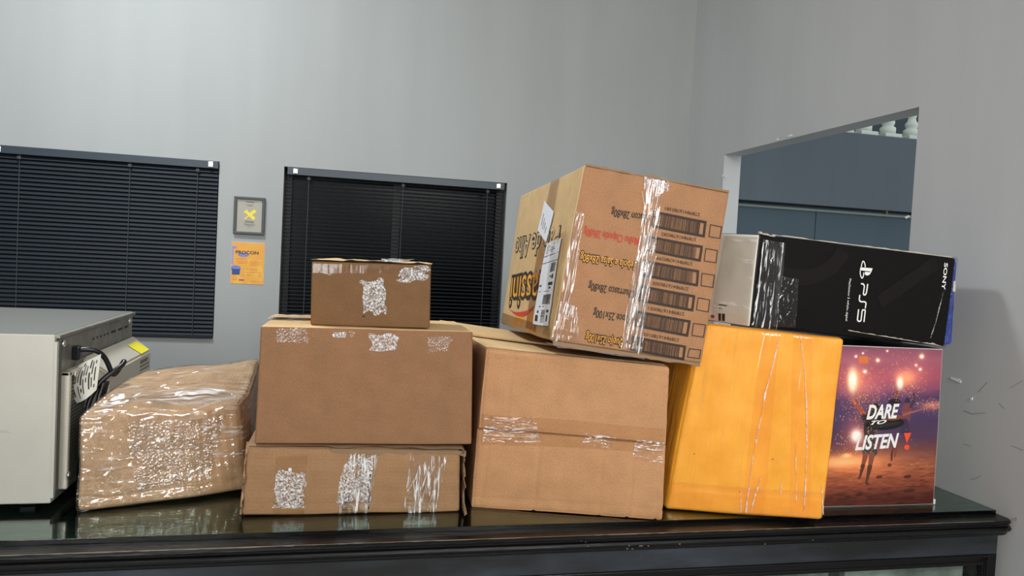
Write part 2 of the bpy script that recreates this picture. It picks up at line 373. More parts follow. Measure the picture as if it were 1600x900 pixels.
# ------------------------------------------------------------------ soft box: a carton with rounded, dented, bulging faces
FACES = {'front': 0, 'right': 1, 'back': 2, 'left': 3, 'top': 4, 'bottom': 5}
class SoftBox:
    def __init__(s, corners, r=.006, bulge=None, noise=(.0012, 9), disp=None, fine=(.0, 60), seed=0.0):
        s.c = np.array(corners, float) + np.array([0, 0, Z0])
        c = s.c
        s.W = (np.linalg.norm(c[1]-c[0])+np.linalg.norm(c[2]-c[3]))/2
        s.H = (np.linalg.norm(c[3]-c[0])+np.linalg.norm(c[2]-c[1]))/2
        s.D = (np.linalg.norm(c[4]-c[0])+np.linalg.norm(c[5]-c[1]))/2
        s.dim = np.array([s.W, s.H, s.D]); s.r = r; s.bulge = bulge or {}; s.noise = noise; s.disp = disp or {}; s.fine = fine; s.seed = seed; s.floor = Z0+.0004 if min(p[2] for p in corners) < .03 else None
    def size(s, face):
        return {'front': (s.W, s.H), 'back': (s.W, s.H), 'left': (s.D, s.H), 'right': (s.D, s.H), 'top': (s.W, s.D), 'bottom': (s.W, s.D)}[face]
    def surf(s, face, U, V, off=0.0):
        U = np.asarray(U, float); V = np.asarray(V, float)
        U, V = np.broadcast_arrays(U, V)
        z = np.zeros_like(U); o = np.ones_like(U)
        a, b, c, nrm = {'front': (U, V, z, (0, 0, -1)), 'back': (1-U, V, o, (0, 0, 1)), 'left': (z, V, 1-U, (-1, 0, 0)),
                        'right': (o, V, U, (1, 0, 0)), 'top': (U, o, V, (0, 1, 0)), 'bottom': (U, z, 1-V, (0, -1, 0))}[face]
        p = np.stack([a, b, c], -1)*s.dim
        q = np.clip(p, s.r, s.dim-s.r); d = p-q; L = np.linalg.norm(d, axis=-1, keepdims=True)
        dirn = np.where(L > 1e-9, d/np.maximum(L, 1e-9), np.array(nrm, float))
        p = q + dirn*s.r
        fw, fh = s.size(face)
        m = np.sqrt(np.clip(np.sin(np.pi*np.clip(U, 0, 1))*np.sin(np.pi*np.clip(V, 0, 1)), 0, 1))
        ed = np.minimum(np.minimum(U, 1-U)*fw, np.minimum(V, 1-V)*fh)
        m2 = np.clip(ed/(2.5*s.r+.002), 0, 1); m2 = m2*m2*(3-2*m2)
        h = s.bulge.get(face, 0.0)*m
        if face in s.disp: h = h + s.disp[face](U*fw, V*fh)*m2
        h = h + s.fine[0]*vnoise(p, s.fine[1], 5+s.seed)*m2
        p = p + dirn*(h+off)[..., None]
        nz = np.stack([vnoise(p, s.noise[1], 1+s.seed), vnoise(p, s.noise[1], 11+s.seed), vnoise(p, s.noise[1], 21+s.seed)], -1)
        p = p + nz*s.noise[0]
        t = p/s.dim; x, y, w_ = t[..., 0:1], t[..., 1:2], t[..., 2:3]
        C = s.c
        f = (C[0]*(1-x)+C[1]*x)*(1-y)+(C[3]*(1-x)+C[2]*x)*y
        k = (C[4]*(1-x)+C[5]*x)*(1-y)+(C[7]*(1-x)+C[6]*x)*y
        out = f*(1-w_)+k*w_
        if s.floor is not None: out[..., 2] = np.maximum(out[..., 2], s.floor)
        return out
    def lines(s, L, step):
        r = s.r; n_ = max(2, int((L-2*r)/step))
        return np.concatenate([[0, .35*r, .7*r], np.linspace(r, L-r, n_+1), [L-.7*r, L-.35*r, L]])/L
    def build(s, name, mats, parent, step=.006, face_mat=None, faces=None, label=None):
        V, F, UVS, MI = [], [], [], []; base = 0
        for fn in (faces or FACES):
            fw, fh = s.size(fn); st = step*(3 if fn in ('back', 'bottom') else 1)
            u = s.lines(fw, step); v = s.lines(fh, step)
            if fn in ('back', 'bottom'): pass
            U, W_ = np.meshgrid(u, v)
            P = s.surf(fn, U, W_)
            nu, nv = len(u), len(v)
            V.append(P.reshape(-1, 3)); UVS.append(np.stack([U*fw, W_*fh], -1).reshape(-1, 2)+FACES[fn]*1.37)
            idx = np.arange(nu*nv).reshape(nv, nu)+base
            q = np.stack([idx[:-1, :-1], idx[:-1, 1:], idx[1:, 1:], idx[1:, :-1]], -1).reshape(-1, 4)
            F.append(q); MI.append(np.full(len(q), (face_mat or {}).get(fn, 0))); base += nu*nv
        V = np.concatenate(V); F = np.concatenate(F); UVS = np.concatenate(UVS); MI = np.concatenate(MI)
        loopuv = UVS[F.ravel()]
        key = np.round(V*2e4).astype(np.int64)
        _, first, inv = np.unique(key, axis=0, return_index=True, return_inverse=True)
        V2 = V[first]; F2 = inv.reshape(-1)[F]
        me = bpy.data.meshes.new(name)
        me.vertices.add(len(V2)); me.vertices.foreach_set('co', V2.astype(np.float32).ravel())
        me.loops.add(len(F2)*4); me.loops.foreach_set('vertex_index', F2.astype(np.int32).ravel())
        me.polygons.add(len(F2)); me.polygons.foreach_set('loop_start', np.arange(0, len(F2)*4, 4, dtype=np.int32))
        me.polygons.foreach_set('material_index', MI.astype(np.int32))
        me.polygons.foreach_set('use_smooth', np.ones(len(F2), dtype=bool))
        for m in (mats if isinstance(mats, list) else [mats]): me.materials.append(m)
        l = me.uv_layers.new(name='UVMap'); l.data.foreach_set('uv', loopuv.astype(np.float32).ravel())
        me.update(calc_edges=True); me.validate()
        return link(name, me, parent, None, label)
    # parameter (metres on the face) of the point the photograph shows at px
    def at(s, face, px):
        fw, fh = s.size(face)
        x = np.array([.5, .5])
        def pr(u):
            P = s.surf0(face, u[0], u[1]) - np.array([0, 0, Z0+CH])
            z = P@Fv; return np.array([800+FPX*(P@Rv)/z, 450-FPX*(P@Uv)/z])
        for _ in range(25):
            r0 = pr(x)-px; J = np.stack([(pr(x+[1e-4, 0])-px-r0)/1e-4, (pr(x+[0, 1e-4])-px-r0)/1e-4], -1)
            x = x - np.linalg.solve(J, r0)
        return x*[fw, fh]
    def surf0(s, face, u, v):
        c = s.c
        q = {'front': (0, 1, 2, 3), 'left': (4, 0, 3, 7), 'right': (1, 5, 6, 2), 'top': (3, 2, 6, 7)}[face]
        a, b, cc, d = (c[i] for i in q)
        return (a*(1-u)+b*u)*(1-v)+(d*(1-u)+cc*u)*v
    # ---- things laid on a face
    def patch(s, name, face, quad, mat, parent, off=.0006, step=.004, ragged=0.0, thick=0.0, label=None, wrinkle=0.0, px=True, seed=0, grid=None, colors=None):
        """quad: TL,TR,BR,BL in photo pixels (or metres on the face when px=False); may wrap a little over the edges"""
        q = np.array([s.at(face, p) for p in quad]) if px else np.array(quad, float)
        TL, TR, BR, BL = q
        if grid: nu, nv = grid
        else:
            nu = max(2, int(np.linalg.norm(TR-TL)/step)); nv = max(2, int(np.linalg.norm(BL-TL)/step))
        a = np.linspace(0, 1, nu+1); b = np.linspace(0, 1, nv+1); A, B = np.meshgrid(a, b)
        if ragged:
            jl = vnoise(np.stack([b*0, b*6, b*0+seed], -1), 1.0)*ragged; jr = vnoise(np.stack([b*0, b*6, b*0+seed+9], -1), 1.0)*ragged
            jt = vnoise(np.stack([a*6, a*0, a*0+seed+19], -1), 1.0)*ragged; jb = vnoise(np.stack([a*6, a*0, a*0+seed+29], -1), 1.0)*ragged
            A2 = A*(1+jr[:, None]-jl[:, None])+jl[:, None]; B2 = B*(1+jb[None]-jt[None])+jt[None]
        else: A2, B2 = A, B
        P = (TL*(1-A2)[..., None]+TR*A2[..., None])*(1-B2)[..., None]+(BL*(1-A2)[..., None]+BR*A2[..., None])*B2[..., None]
        fw, fh = s.size(face)
        uvn = P/[fw, fh]
        o = off
        if wrinkle:
            q3 = np.concatenate([P, np.zeros(P.shape[:2]+(1,))+seed], -1)
            o = off + wrinkle*(.5+.5*vnoise(q3*np.array([1, .35, 1]), 70, seed))
        X = s.surf(face, uvn[..., 0], uvn[..., 1], o)
        V = X.reshape(-1, 3); idx = np.arange((nu+1)*(nv+1)).reshape(nv+1, nu+1)
        F = np.stack([idx[1:, :-1], idx[1:, 1:], idx[:-1, 1:], idx[:-1, :-1]], -1).reshape(-1, 4)
        return mesh(name, V, F, mat, parent, True, uv=P.reshape(-1, 2)+seed*.13, label=label, colors=colors(A.ravel(), B.ravel()) if colors else None)
    def poly2d(s, name, face, verts, faces, mat, parent, off, label=None):
        fw, fh = s.size(face); v = np.asarray(verts, float)
        X = s.surf(face, v[:, 0]/fw, v[:, 1]/fh, off)
        return mesh(name, X, faces, mat, parent, False, uv=v, label=label)
    def text(s, name, face, string, a, b, cap, mat, parent, off=.0012, shear=0.0, bold=0.0, outline=None, px=True, label=None):
        A, B = (s.at(face, a), s.at(face, b)) if px else (np.array(a), np.array(b))
        d = B-A; L = np.linalg.norm(d); d /= L; up = np.array([-d[1], d[0]])
        out = None
        for (off_, bo, mt) in ([(off-.0004, bold+outline[1], outline[0])] if outline else []) + [(off, bold, mat)]:
            v, f = text2d(string, shear, bo)
            v0, _ = text2d(string, shear, 0) if bo else (v, f)
            x0, x1 = v0[:, 0].min(), v0[:, 0].max()
            X = A + d*((v[:, 0:1]-x0)/(x1-x0)*L) + up*(v[:, 1:2]/.70*cap)
            out = s.poly2d(name, face, X, f, mt, parent, off_, label)
        return out
    def strokes(s, name, face, lines_px, wid, mat, parent, off=.0012, label=None, px=True, closed=False):
        V, F = [], []
        for ln in lines_px:
            q = np.array([s.at(face, p) for p in ln]) if px else np.array(ln, float)
            v, f = ribbon(q, wid, closed); F += [tuple(i+len(V) for i in t) for t in f]; V += list(v)
        return s.poly2d(name, face, V, F, mat, parent, off, label)

def ribbon(q, wid, closed=False):
    n_ = len(q); L = []; R = []
    for i in range(n_):
        a = q[i-1] if (i > 0 or closed) else q[i]; b = q[(i+1) % n_] if (i < n_-1 or closed) else q[i]
        d1 = q[i]-a; d2 = b-q[i]
        l1 = np.linalg.norm(d1); l2 = np.linalg.norm(d2)
        d = (d1/l1 if l1 > 1e-9 else 0)+(d2/l2 if l2 > 1e-9 else 0); d = d/max(np.linalg.norm(d), 1e-6)
        nn = np.array([-d[1], d[0]]); k = 1.0
        if l1 > 1e-9 and l2 > 1e-9: k = 1/max(.45, abs(nn@np.array([-d1[1], d1[0]])/l1))
        L.append(q[i]+nn*wid/2*k); R.append(q[i]-nn*wid/2*k)
    V = L+R; F = [(n_+i, n_+i+1, i+1, i) for i in range(n_-1)]
    if closed: F.append((2*n_-1, n_, 0, n_-1))
    return V, F

_tc = {}
def text2d(string, shear=0.0, bold=0.0):
    k = (string, shear, bold)
    if k in _tc: return _tc[k]
    cu = bpy.data.curves.new('t', 'FONT'); cu.body = string; cu.shear = shear; cu.offset = bold; cu.resolution_u = 3; cu.fill_mode = 'FRONT'
    t = bpy.data.objects.new('t', cu); COL.objects.link(t)
    dg = bpy.context.evaluated_depsgraph_get(); me = bpy.data.meshes.new_from_object(t.evaluated_get(dg))
    v = np.array([x.co[:2] for x in me.vertices]); f = [tuple(p.vertices) for p in me.polygons]
    bpy.data.objects.remove(t); bpy.data.curves.remove(cu); bpy.data.meshes.remove(me)
    _tc[k] = (v, f); return v, f

def plane_text(name, string, origin, xdir, ydir, width, cap, mat, parent, shear=0, bold=0, label=None):
    v, f = text2d(string, shear, bold); x0, x1 = v[:, 0].min(), v[:, 0].max()
    X = np.array(origin) + np.outer((v[:, 0]-x0)/(x1-x0)*width, xdir) + np.outer(v[:, 1]/.7*cap, ydir)
    return mesh(name, X, f, mat, parent, label=label)

# ------------------------------------------------------------------ room shell
XR, YB, TOP = 1.452, 3.017, 3.1
XL, YF = -2.6, -2.3
# windows in the back wall (x0,x1,z0,z1)
W1 = (-1.42, -0.439, Z0+.142, Z0+.806)
W2 = (-0.207, 0.664, Z0+.142, Z0+.806)
def plane_with_holes(x0, x1, z0, z1, holes, y0, y1):
    xs = sorted({x0, x1, *[h[0] for h in holes], *[h[1] for h in holes]}); L = []
    for a, b in zip(xs[:-1], xs[1:]):
        hs = sorted([h for h in holes if h[0] <= a+1e-6 and h[1] >= b-1e-6], key=lambda h: h[2]); z = z0
        for h in hs:
            L.append((a, b, y0, y1, z, h[2])); z = h[3]
        L.append((a, b, y0, y1, z, z1))
    return L
boxes_mesh('wall_back', plane_with_holes(XL, XR, 0, TOP, [W1, W2], YB, YB+.15), M_wall, kind='structure')
OY0, OY1, OZ0, OZ1 = 1.69, 2.70, Z0+.28, Z0+.947
wr = boxes_mesh('wall_right', [(XR, XR+.072, YF, OY0, 0, TOP), (XR, XR+.072, OY1, YB, 0, TOP), (XR, XR+.072, OY0, OY1, 0, OZ0), (XR, XR+.072, OY0, OY1, OZ1, TOP)], M_wallR, kind='structure')
boxes_mesh('wall_left', [(XL-.1, XL, YF, YB, 0, TOP)], M_wall, kind='structure')
boxes_mesh('wall_front', [(XL-.1, XR+.072, YF-.1, YF, 0, TOP)], M_wall, kind='structure')
boxes_mesh('floor', [(XL-.1, 6.0, YF-.1, 6.2, -.1, 0)], M_floor, kind='structure')
boxes_mesh('ceiling', [(XL-.1, XR+.072, YF-.1, YB+.15, TOP, TOP+.1)], M_ceil, kind='structure')

# chips of missing paint and scuffs on the side wall
def wallchip(pts, name='paint_chip', mat=M_white, th=.0028):
    P = [hit(p, 0, XR)+np.array([0, 0, Z0]) for p in pts]
    n_ = len(P); c1 = [p+np.array([-.0006, 0, 0]) for p in P]; c2 = [p+np.array([-th, 0, 0]) for p in P]
    mesh(name, c1+c2, [tuple(range(n_, 2*n_))]+[(i, (i+1) % n_, n_+(i+1) % n_, n_+i) for i in range(n_)], mat, wr)
for pts in ([(1129, 273), (1134, 274.5), (1135, 277), (1129, 276.5)], [(1232, 212.5), (1237, 210), (1240, 213), (1234, 214)],
            [(1214, 217), (1217, 216.5), (1217.5, 219), (1214, 219)], [(1486.5, 589), (1499, 592), (1503, 595), (1502, 598.5), (1496, 596), (1487, 592)],
            [(1517.5, 621.5), (1520.5, 620.5), (1520.5, 625), (1517.5, 626)], [(1415, 339), (1420, 336.5), (1424, 338), (1417, 342)]):
    wallchip(pts)
M_scuff = flat('scuff_grey', srgb(140, 141, 143), .8)
for pts in ([(1528, 613), (1543, 596.5), (1543.6, 597), (1529, 613.7)], [(1516, 749), (1524, 747.5), (1533, 743), (1533, 743.8), (1524, 748.6), (1516, 749.8)],
            [(1506, 641), (1520, 646.5), (1540, 644), (1540, 645), (1520, 647.8), (1506, 642.3)], [(1581, 696), (1599, 703), (1599, 704), (1581, 697)],
            [(1506, 693), (1518, 697), (1518, 697.8), (1506, 694)], [(1578, 606), (1599, 594), (1599, 594.8), (1578, 606.8)], [(1561, 630), (1570, 638), (1569.5, 639), (1560.5, 631)]):
    wallchip(pts, 'scuff_mark', M_scuff, .0008)

# windows: dark panes in a frame at the back of each recess
for i, (x0, x1, z0, z1) in enumerate((W1, W2), 1):
    wo = boxes_mesh('window_%d' % i, [(x0, x1, YB+.095, YB+.105, z0, z1)], M_night, kind='structure')
    fr_ = .028
    boxes_mesh('window_frame', [(x0, x0+fr_, YB+.07, YB+.12, z0, z1), (x1-fr_, x1, YB+.07, YB+.12, z0, z1), (x0+fr_, x1-fr_, YB+.07, YB+.12, z1-fr_, z1),
                                (x0+fr_, x1-fr_, YB+.07, YB+.12, z0, z0+fr_), ((x0+x1)/2-.015, (x0+x1)/2+.015, YB+.09, YB+.12, z0+fr_, z1-fr_)], M_black, wo)
    boxes_mesh('window_sill', [(x0+.001, x1-.001, YB+.002, YB+.07, z0+.0005, z0+.006)], M_wall, wo)

def blind(x0, x1, ztop, zbot, n_, tilt, mat, label, y, wid, cords, brackets, sides=0.0):
    root = empty('window_blind', ((x0+x1)/2, y, zbot), label, 'blind', 'dark slatted window blinds on the back wall')
    boxes_mesh('headrail', [(x0, x1, y-.014, y+.014, ztop-.028, ztop)], M_rail, root, .0012)
    boxes_mesh('bottom_rail', [(x0, x1, y-.010, y+.010, zbot, zbot+.008)], mat, root, .001)
    # one slat mesh, slightly crowned, shared
    L = x1-x0; K = 4; vs = []; fs = []
    for sx in (-L/2, L/2):
        for k in range(K+1):
            t = k/K-.5; vs.append((sx, t*wid, .0016*(1-4*t*t)))
    for k in range(K): fs.append((k, K+1+k, K+2+k, k+1))
    v2 = [(a, b, c-.0004) for a, b, c in vs]; nn = len(vs)
    fs += [tuple(i+nn for i in f[::-1]) for f in fs]
    me = bpy.data.meshes.new('slat'); me.from_pydata(vs+v2, [], fs); me.materials.append(mat)
    me.polygons.foreach_set('use_smooth', [True]*len(me.polygons))
    zs = np.linspace(ztop-.036, zbot+.016, n_)
    for z in zs:
        o = bpy.data.objects.new('slat', me); COL.objects.link(o); o.parent = root
        o.location = (0, 0, z-zbot); o.rotation_euler = (tilt+random.uniform(-.02, .02), random.uniform(-.0006, .0006), 0)
    for cx in cords:
        boxes_mesh('ladder_cord', [(cx-.001, cx+.001, y-wid/2-.001, y-wid/2, zbot, ztop-.028), (cx-.006, cx+.006, y-.0155, y-.0142, ztop-.044, ztop-.034)], M_cord, root)
    for bx in brackets:
        boxes_mesh('bracket', [(bx-.008, bx+.008, y-.0185, y-.0145, ztop-.024, ztop-.005)], M_chrome, root, .001)
        boxes_mesh('bracket_clip', [(bx-.006, bx+.006, y-.0215, y-.0188, ztop-.023, ztop-.018)], M_white, root, .0005)
    return root
blind(W1[0]+.003, W1[1]-.002, W1[3]-.001, W1[2]+.001, 41, math.radians(52), M_slat, 'dark blue-grey blind with closed slats behind the steel oven', YB-.002, .0175,
      [-1.1, -.742, -.512], [-1.165, -.467])
blind(W2[0]+.012, W2[1]-.010, W2[3]-.001, W2[2]+.001, 43, math.radians(14), M_slat2, 'black blind with open slats behind the small carton between plaque and corner', YB+.014, .016,
      [-.115, .245, .585], [-.165, .628])

# ------------------------------------------------------------------ beyond the opening
gap_z = Z0+.84
boxes_mesh('wall_outer', [(1.55, 5.2, 3.50, 3.62, gap_z+.022, Z0+1.252)], M_ext, kind='structure')
lo = boxes_mesh('wall_outer_lower', [(1.55, 5.2, 3.56, 3.66, 0, gap_z)], M_ext2, kind='structure')
px_ = hit((1273, 360), 1, 3.55)[0]
for a, b in ((1.56, px_-.002), (px_+.002, 5.2)):
    boxes_mesh('wall_panel', [(a, b, 3.548, 3.559, .0, gap_z-.004)], M_ext2, lo, .001)
boxes_mesh('trim_1', [(1.55, 5.2, 3.535, 3.548, gap_z-.008, gap_z+.004)], flat('pale_rail', srgb(120, 128, 120), .5), kind='structure')
bx = hit((1383, 334), 1, 3.55)[0]
tag(boxes_mesh('post_stub', [(bx-.006, bx+.006, 3.536, 3.56, gap_z-.01+.016, gap_z+.03)], flat('bare_timber', srgb(130, 118, 90), .7)),
    'short bare timber stub in the gap between the outer wall panels', 'post')
bal = empty('balustrade', (3.0, 3.56, Z0+1.252), 'white cast-stone balustrade on top of the outer wall seen through the opening', 'balustrade')
prof = [(.040, 0), (.040, .035), (.026, .045), (.032, .055), (.034, .068), (.022, .085), (.019, .10), (.024, .112), (.020, .125), (.034, .15), (.046, .20), (.048, .25), (.040, .31),
        (.028, .38), (.022, .43), (.020, .455), (.030, .47), (.030, .485), (.022, .50), (.034, .52), (.038, .54)]
bv, bf = lathe(prof, 20); bme = bpy.data.meshes.new('baluster'); bme.from_pydata(bv, [], bf); bme.materials.append(M_stone)
bme.polygons.foreach_set('use_smooth', [True]*len(bme.polygons))
xb = hit((1387, 205), 1, 3.56)[0]
for k in range(-6, 6):
    x = xb+k*.148
    o = bpy.data.objects.new('baluster', bme); COL.objects.link(o); o.parent = bal; o.location = (x-3.0, 0, .022); o.rotation_euler = (0, 0, k)
    boxes_mesh('plinth', [(x-.052, x+.052, 3.508, 3.612, Z0+1.2525, Z0+1.2745)], M_stone, bal, .004)
boxes_mesh('top_rail', [(xb-1.2, xb+1.2, 3.50, 3.62, Z0+1.252+.562, Z0+1.252+.62)], M_stone, bal, .006)
boxes_mesh('wall_far', [(1.6, 6.0, 4.5, 4.6, 0, 4.2)], M_far, kind='structure')

# ------------------------------------------------------------------ plaque and notice between the windows
yw = YB
pl = empty('wall_plaque', (-.325, yw, Z0+.52), 'framed silver plaque with crossed yellow tools hanging above the orange notice', 'plaque')
X0, X1, Za, Zb = -.381, -.270, Z0+.540, Z0+.681
fw_ = .010
for r_ in ((X0, X1, Zb-fw_, Zb), (X0, X1, Za, Za+fw_)):
    boxes_mesh('frame_bar', [(r_[0], r_[1], yw-.014, yw-.0005, r_[2], r_[3])], flat('plaque_frame', srgb(52, 60, 62), .4), pl, .0015)
for r_ in ((X0, X0+fw_), (X1-fw_, X1)):
    boxes_mesh('frame_bar', [(r_[0], r_[1], yw-.014, yw-.0005, Za+fw_, Zb-fw_)], bpy.data.materials['plaque_frame'], pl, .0015)
boxes_mesh('metal_plate', [(X0+fw_, X1-fw_, yw-.006, yw-.001, Za+fw_, Zb-fw_)], flat('silver_plate', srgb(160, 157, 146), .5, .3), pl)
def quad2(name, pts, mat, parent, y):
    return mesh(name, [(p[0], y, p[1]) for p in pts], [tuple(range(len(pts)))], mat, parent)
cx, cz = (X0+X1)/2+.001, (Za+Zb)/2+.004
def barpoly(a, b, w0, w1):
    a = np.array(a); b = np.array(b); d = (b-a)/np.linalg.norm(b-a); nn = np.array([-d[1], d[0]])
    return [a-nn*w0, b-nn*w1, b+nn*w1, a+nn*w0]
M_gold = flat('gold_print', srgb(240, 216, 60), .5)
quad2('tool_emblem', barpoly((cx-.018, cz-.018), (cx+.004, cz+.002), .0022, .0022), M_gold, pl, yw-.0066)
quad2('tool_emblem', barpoly((cx+.002, cz+.001), (cx+.020, cz+.017), .0055, .0062), M_gold, pl, yw-.0066)
quad2('tool_emblem', barpoly((cx-.012, cz+.010), (cx+.018, cz-.016), .0048, .0062), M_gold, pl, yw-.0070)
quad2('tool_emblem', [(cx-.022, cz+.008), (cx-.016, cz+.005), (cx-.010, cz+.010), (cx-.008, cz+.018), (cx-.012, cz+.021), (cx-.014, cz+.014), (cx-.019, cz+.013)], M_gold, pl, yw-.0072)
for (dz, wd, h) in ((.046, .030, .004), (.036, .026, .0022), (.032, .016, .002), (-.026, .032, .003), (-.030, .034, .003), (-.037, .040, .0025), (-.041, .030, .002), (-.047, .012, .002)):
    quad2('small_print', [(cx-wd/2, cz+dz), (cx+wd/2, cz+dz-.0015), (cx+wd/2, cz+dz+h-.0015), (cx-wd/2, cz+dz+h)], M_greyink, pl, yw-.0064)

def gridprint(name, P00, dx, dy, nx, ny, fn, mat, parent):
    a = np.linspace(0, 1, nx+1); b = np.linspace(0, 1, ny+1); A, B = np.meshgrid(a, b)
    V = np.array(P00)+A[..., None]*np.array(dx)+B[..., None]*np.array(dy)
    idx = np.arange((nx+1)*(ny+1)).reshape(ny+1, nx+1)
    F = np.stack([idx[:-1, :-1], idx[:-1, 1:], idx[1:, 1:], idx[1:, :-1]], -1).reshape(-1, 4)
    return mesh(name, V.reshape(-1, 3), F, mat, parent, colors=fn(A.ravel(), B.ravel()))
def n2(u, v, sc, seed=0): return vnoise(np.stack([u, v, u*0+seed], -1), sc)
C3 = lambda r, g, b: np.array(srgb(r, g, b)[:3])
def procon(u, v):
    c = np.ones((len(u), 3))*C3(232, 172, 72)
    k = .5+.5*n2(u, v, 5); c = c*(1-k[:, None]*.35)+C3(222, 140, 70)*k[:, None]*.35
    k = (n2(u, v, 9, 3) > .35) & (v < .6); c[k] = c[k]*.6+C3(246, 200, 90)*.4
    def el(cx, cy, rx, ry, col):
        m = ((u-cx)/rx)**2+((v-cy)/ry)**2 < 1; c[m] = col
    c[(u < .06)*(v > .45)*(v < .9)] = C3(160, 150, 190)
    el(.06, .87, .10, .035, C3(150, 140, 200)); el(.36, .70, .17, .055, C3(130, 130, 190)); el(.14, .37, .16, .07, C3(116, 130, 200))
    m = (abs(u-.15-.0) < .13-(.33-v)*.15)*(v > .21)*(v < .355); c[m] = C3(52, 76, 130)
    m = (abs(u-.33) < .08)*(abs(v-.09) < .022); c[m] = C3(170, 80, 110)
    for yy, x0, x1 in ((.60, .15, .5), (.54, .15, .48), (.54, .56, .92), (.50, .15, .48), (.50, .56, .92), (.46, .56, .9), (.35, .36, .80), (.28, .36, .9), (.22, .36, .9), (.10, .05, .22), (.07, .6, .9)):
        m = (abs(v-yy) < .012)*(u > x0)*(u < x1)*(n2(u, v, 40, 7) > -.25); c[m] = c[m]*.55+C3(190, 90, 50)*.45
    return c
po = empty('notice_poster', (-.325, yw, Z0+.43), 'orange printed notice with purple spots stuck below the plaque', 'poster')
A0 = np.array([-.3845, yw-.0016, Z0+.3525])
boxes_mesh('paper_sheet', [(-.385, -.266, yw-.0012, yw-.0002, Z0+.352, Z0+.510)], M_paper, po)
gridprint('printed_face', A0, (.118, 0, 0), (0, 0, .157), 90, 120, procon, M_printm, po)
plane_text('lettering', 'PROCON', (-.370, yw-.0022, Z0+.466), (1, 0, 0), (0, 0, 1), .082, .0115, M_black, po, bold=.02)

# ------------------------------------------------------------------ display counter
ct = empty('display_counter', (0, 1.7, 0), 'black lacquered wooden display counter carrying all the boxes, with a glazed front', 'counter')
CX0, CX1, CY0, CY1 = -2.0, XR-.002, 1.318, 2.12
# moulded top: front profile (y,z) swept along x, rounded right front corner
zt = Z0-.0092
prof = [(0.004, 0), (0, -.003), (-.0005, -.006), (.004, -.009), (.004, -.012), (-.001, -.0145), (-.0035, -.0185), (-.001, -.0225), (.004, -.025), (.0065, -.0275), (.0075, -.031), (.010, -.034)]
path = [(CX0, 0.0)]
xs = np.concatenate([np.linspace(CX0, CX1-.022, 60), CX1-.022+.022*np.sin(np.linspace(.15, 1.5, 8))])
V, F = [], []
for i, x in enumerate(xs):
    back = 0 if x <= CX1-.022 else .022-math.sqrt(max(0, .022**2-(x-CX1+.022)**2))
    for (dy, dz) in prof: V.append((x, CY0+dy+back*.8, zt+dz))
    V.append((x, CY1, zt+prof[-1][1])); V.append((x, CY1, zt))
npf = len(prof)+2
for i in range(len(xs)-1):
    for k in range(npf): F.append((i*npf+k, i*npf+(k+1) % npf, (i+1)*npf+(k+1) % npf, (i+1)*npf+k))
F.append(tuple(range(npf))); F.append(tuple((len(xs)-1)*npf+k for k in range(npf))[::-1])
mesh('countertop', V, F, M_wood, ct)
# worn lacquer along the front arris; wider left part paints in a reflection
V, F = [], []
for i, x in enumerate(np.linspace(-.9, 1.40, 460)):
    wv_ = max(0.0, vnoise(np.array([x, 0, 0]), 9, 3)*.5+vnoise(np.array([x, 0, 0]), 70, 8)*.7+(.55 if x < -.05 else .05))*.0007
    V += [(x, CY0+.0040-wv_*.5, zt+.0003), (x, CY0+.0040+wv_*1.2, zt+.0004), (x, CY0+.0036-wv_, zt-.0002-wv_)]
for i in range(459): F += [(3*i, 3*i+3, 3*i+4, 3*i+1), (3*i+2, 3*i+5, 3*i+3, 3*i)]
mesh('worn_edge_glint', V, F, M_wear_glint, ct)
cc_ = [hit(p, 1, CY0-.001)+np.array([0, 0, Z0]) for p in ((1583, 812), (1590, 808), (1598, 811.5), (1600, 819), (1594, 817))]
mesh('worn_corner', cc_, [(0, 1, 2, 3, 4)], M_wear_glint, ct)
BX1 = 1.430
bt = zt-.034
BY = 1.340
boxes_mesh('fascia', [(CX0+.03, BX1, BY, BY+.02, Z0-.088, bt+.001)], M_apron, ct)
boxes_mesh('fascia_bead', [(CX0+.03, BX1-.022, BY-.004, BY+.004, Z0-.094, Z0-.0885)], M_wood, ct, .0015)
boxes_mesh('frame_rail', [(CX0+.05, BX1-.022, BY+.001, BY+.014, Z0-.1055, Z0-.087)], M_wood, ct)
boxes_mesh('inner_bead', [(CX0+.05, BX1-.034, BY-.001, BY+.010, Z0-.1125, Z0-.104)], M_wood, ct, .002)
boxes_mesh('corner_post', [(BX1-.022, BX1, BY-.001, BY+.03, .05, Z0-.088)], M_wood, ct, .001)
for k in range(3):
    boxes_mesh('post_reed', [(BX1-.036+k*.0045, BX1-.0325+k*.0045, BY-.0015-k*.001, BY+.01, .08, Z0-.098)], M_wood, ct, .0012)
boxes_mesh('glass_front', [(CX0+.05, BX1-.036, BY+.006, BY+.010, .30, Z0-.106)], M_pane, ct)
n = NT('case_lining'); p = n.obj(); nz_ = n.noise(p, 9, 5, .65)
n.bsdf(Base_Color=n.ramp(nz_, [(.35, srgb(110, 116, 112)), (.6, srgb(176, 182, 178))]), Roughness=.6); M_lining = n.m
boxes_mesh('case_back', [(CX0+.05, BX1-.03, 1.395, 1.405, .1, bt-.02)], M_lining, ct)
boxes_mesh('case_divider', [(1.055, 1.068, BY+.02, 1.394, .1, bt-.02)], flat('divider_grey', srgb(70, 76, 74), .5), ct)
boxes_mesh('shelf', [(CX0+.05, 1.05, BY+.02, 1.394, .62, .63), (1.08, BX1-.03, BY+.02, 1.394, .62, .63)], M_pane, ct)
